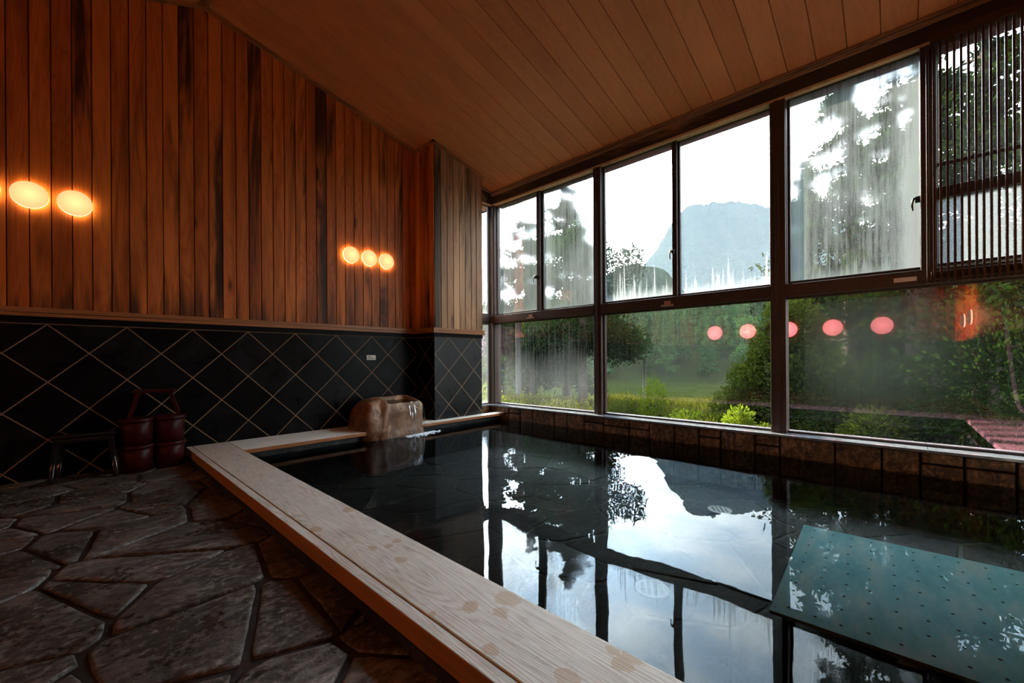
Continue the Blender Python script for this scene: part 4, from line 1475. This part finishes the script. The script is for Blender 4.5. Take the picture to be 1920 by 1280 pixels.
# broadleaf crown beside the second mullion
az, loc = place(1092, 13.5)
h = hgt_for(1092, 430, 13.5)
zc_ = -gz(az, 13.5)
tree('evergreen_tree', loc, h, 1.6, 26000, .055, M_CEDAR, 'round-crowned dark evergreen reaching past the second mullion', 'tree', GT, 41, kind='blob', trunk_r=.13,
     blobs=[(0, 0, zc_ + 1.2, 1.25, .8), (.5, -.75, zc_ + .6, .95, .9), (-.6, .7, zc_ + .7, 1.1, .8), (.2, -.5, zc_ + 2.6, .95, 1.1), (-.2, .4, zc_ + 3.2, .9, .9), (-.9, 1.3, zc_ + .5, 1.0, .7), (0, 0, zc_ + 4.0, .5, 1), (.95, -1.2, zc_ + 3.0, .55, 1.2), (.95, -1.15, zc_ + .45, .75, .85)])
az, loc = place(1000, 15)
tree('evergreen_tree', loc, hgt_for(1000, 560, 15), 1.6, 30000, .06, M_DARKLEAF, 'low dark evergreen in the misted lower window by the corner', 'tree', GT, 42, kind='blob', trunk_r=.12,
     blobs=[(0, 0, 2.9, 1.2, .8), (.9, -.7, 2.6, 1.0, .8), (-.9, .7, 2.8, 1.0, .7), (1.5, -1.5, 2.9, .8, .9), (-1.6, 1.3, 2.6, .8, .8), (.3, -.2, 1.9, .7, .7)])
# sunlit column of leaves left of the third mullion
az, loc = place(1448, 9.2)
zc_ = -gz(az, 9.2)
tree('leafy_tree', loc, zc_ + 1.3, 1.0, 20000, .040, M_LEAF, 'sunlit leafy tree rising beside the third mullion', 'tree', GT, 43, kind='blob', trunk_r=.07,
     blobs=[(0, -.10, zc_ + .75, .26, 1.7), (0, .0, zc_ + .2, .42, 1.1), (.1, -.45, zc_ + .5, .42, 1.4), (0, .15, zc_ - .4, .60, .8), (-.05, .35, zc_ - 1.0, .72, .7), (.1, -.6, zc_ - .5, .7, 1.2)])
for (px, d_, rr, hh, mt, lab, sd) in [
    (1225, 9.5, .30, 1.05, M_YELLOW, 'bright yellow-green young shrub in the middle of the meadow edge', 51),
    (1172, 10.5, .45, .55, M_LEAF, 'low leafy bush at the foot of the second mullion', 52),
    (1290, 8.2, .40, .50, M_YELLOW, 'low yellow-green bush under the middle of the wide lower window', 53),
    (1340, 8.0, .30, .45, M_LEAF, 'small leafy bush left of the sunlit tree', 54),
    (1385, 6.8, .22, .62, M_YELLOW, 'pale young bush at the foot of the sunlit tree', 55),
    (1440, 6.4, .20, .45, M_LEAF, 'small leafy bush right against the third mullion', 56),
    (1530, 8.5, .8, 1.5, M_DARKLEAF, 'dark bush right of the third mullion', 57),
    (1610, 8.0, .8, 1.3, M_DARKLEAF, 'dark bush behind the blurred patch of the last window', 58),
    (1640, 7.2, .40, .75, M_LEAF, 'lit leafy bush low in the last window', 59),
    (1700, 8.0, .8, 1.4, M_DARKLEAF, 'dark bush left of the straight trunk', 60),
    (1790, 7.5, .8, 1.5, M_DARKLEAF, 'dark bush right of the straight trunk', 61),
    (1880, 7.0, .8, 1.8, M_DARKLEAF, 'dark bush at the right edge of the last window', 62),
    (990, 10, .7, .6, M_GRASS, 'meadow bush low in the corner window', 63),
    (1060, 9, .8, .6, M_GRASS, 'meadow bush low in the misted window near the second mullion', 64),
    (940, 9, .6, .6, M_LEAF, 'bright bush at the foot of the corner post', 65),
    (905, 8.5, .5, .9, M_YELLOW, 'bright bush seen through the narrow return window', 66),
]:
    az, loc = place(px, d_)
    up = .25 if px < 1450 or px > 1600 else 0
    t = empty('bush', loc, lab, 'bush', 'bushes outside the windows')
    Pp = blob_points([(0, 0, hh * .5, rr, hh / rr * .55), (rr * .5, rr * .4, hh * .35, rr * .7, .7), (-rr * .5, -rr * .5, hh * .3, rr * .7, .7)], 4200, sd)
    rg = np.random.default_rng(sd)
    link('foliage', leaf_mesh('foliage', Pp, .028 * rg.uniform(.6, 1.3, len(Pp)), None, seed=sd), mt, t)
    bm = bmesh.new()
    for i in range(5):
        a = i * 1.26; tube(bm, [(0, 0, -.2), (math.cos(a) * rr * .3, math.sin(a) * rr * .3, hh * .6)], [.012, .004], 5)
    obj('stems', bm, M_TRUNK, t).name = 'stem'

# meadow grass between house and valley
rg = np.random.default_rng(77)
n = 60000
azs = rg.uniform(30, 112, n); ds = 7 + 25 * rg.random(n) ** 1.5
Pp = np.array([polar(a, d_, 0) for a, d_ in zip(azs, ds)])
Pp[:, 2] = [H(ground_h(d_, a)) + .06 for a, d_ in zip(azs, ds)]
clump = np.array([n3(p[0] * .9, p[1] * .9, 3) for p in Pp])
Pp[:, 2] += rg.random(n) * .12 + np.maximum(0, clump) * .7 * rg.random(n)
me = leaf_mesh('meadow_grass', Pp, rg.uniform(.05, .12, n) * (.6 + ds / 25), None, seed=7, aspect=.18, updir=np.array([0, 0, 1.2]))
tag(link('meadow_grass', me, M_GRASS), 'sunlit meadow grass sloping away below the windows', 'grass', kind='stuff')

# far wooded hillside: individual trees, nearest 260 of them, the rest as one canopy
protos = []
for k in range(4):
    if k < 3:
        Pp = conifer_points(9, 2.0 + .4 * k, 1500, 200 + k, .05, droop=.12)
    else:
        Pp = blob_points([(0, 0, 4, 3.0, .9), (1.5, 1, 3, 2.2, .8), (-1.5, -1, 3.2, 2.2, .8)], 1500, 210)
    rg = np.random.default_rng(300 + k)
    me = leaf_mesh('hillside_tree', Pp, .42 * rg.uniform(.6, 1.3, len(Pp)), None, seed=k)
    me.materials.append(M_FARLEAF); protos.append(me)
rng = random.Random(99)
spots = []
tries = 0
while len(spots) < 298 and tries < 30000:
    tries += 1
    az = rng.uniform(43, 98.5); d_ = math.sqrt(rng.uniform(113 ** 2, 215 ** 2))
    q = polar(az, d_, 0)
    if all((q.x - p.x) ** 2 + (q.y - p.y) ** 2 > 5.6 ** 2 for p in spots): spots.append(q); spots[-1].z = az
for q in spots:
    az = q.z; d_ = math.hypot(q.x, q.y)
    o = bpy.data.objects.new('hillside_tree', protos[rng.choice((0, 1, 2, 2, 3, 1, 3))])
    col.objects.link(o)
    o.location = polar(az, d_, ground_h(d_, az) - .5); s = rng.uniform(.95, 1.45)
    o.scale = (s, s, s * rng.uniform(.85, 1.15)); o.rotation_euler = (0, 0, rng.random() * 6.28)
    tag(o, 'green tree in the wooded slope across the valley, among its many neighbours', 'tree', 'trees on the wooded hillside across the valley')
rg = np.random.default_rng(5)
allp = []
for i in range(620):
    az = rg.uniform(36, 108); d_ = rg.uniform(222, 300)
    h = rg.uniform(8, 14); base_ = polar(az, d_, ground_h(d_, az) - .5)
    Pp = conifer_points(h, rg.uniform(2.4, 3.6), 300, int(rg.integers(1e6)), .05, droop=.12)
    allp.append(Pp + np.array(base_))
Pp = np.concatenate(allp)
me = leaf_mesh('forest_canopy', Pp, .75 * rg.uniform(.6, 1.3, len(Pp)), None, seed=12)
tag(link('forest_canopy', me, M_FARLEAF), 'dense green forest canopy covering the upper hillside across the valley', 'forest', kind='stuff')


# haze lying in the valleys: real scattering air, cut to sectors so that the sky above stays clear
def haze(name, a0, a1, d0, d1, z0, z1, dens, colr, label):
    vs = []; fs = []; n_ = 24
    for i in range(n_ + 1):
        az = a0 + (a1 - a0) * i / n_
        for (d_, z_) in ((d0, z0), (d1, z0), (d1, z1), (d0, z1)): vs.append(polar(az, d_, z_))
    for i in range(n_):
        for k in range(4):
            a = i * 4 + k; b = i * 4 + (k + 1) % 4
            fs.append((a, b, b + 4, a + 4))
    fs.append((3, 2, 1, 0)); e = n_ * 4; fs.append((e, e + 1, e + 2, e + 3))
    me = bpy.data.meshes.new(name); me.from_pydata(vs, [], fs); me.update()
    bm = bmesh.new(); bm.from_mesh(me); bmesh.ops.recalc_face_normals(bm, faces=bm.faces); bm.to_mesh(me); bm.free()
    m, g, out = mat(name + '_air')
    v = g.node('ShaderNodeVolumeScatter'); v.inputs['Color'].default_value = (*colr, 1); v.inputs['Density'].default_value = dens; v.inputs['Anisotropy'].default_value = .2
    g.l.new(v.outputs[0], out.inputs['Volume'])
    return tag(link(name, me, m), label, 'haze', kind='stuff')


haze('mountain_haze', 40, 112, 640, 895, -20, 420, .00036, (.50, .70, 1.0), 'pale bluish haze in front of the mountain')
haze('valley_mist', 36, 100, 38, 110, -9, 22, .00016, (.85, .95, .95), 'thin mist over the valley meadow')

# pole in the meadow
az, loc = place(1208, 24)
t = empty('utility_pole', loc, 'thin grey utility pole standing in the meadow', 'pole')
bm = bmesh.new(); tube(bm, [(0, 0, -.3), (0, 0, 2.4)], [.10, .08], 10); obj('shaft', bm, M_POLE, t)
az, loc = place(972, 12)
t = empty('grey_post', loc, 'grey upright post in the meadow behind the corner window', 'post')
bm = bmesh.new(); tube(bm, [(0, 0, -.3), (0, 0, -gz(az, 12) + 1.2)], [.09, .085], 10); obj('shaft', bm, M_POLE, t)
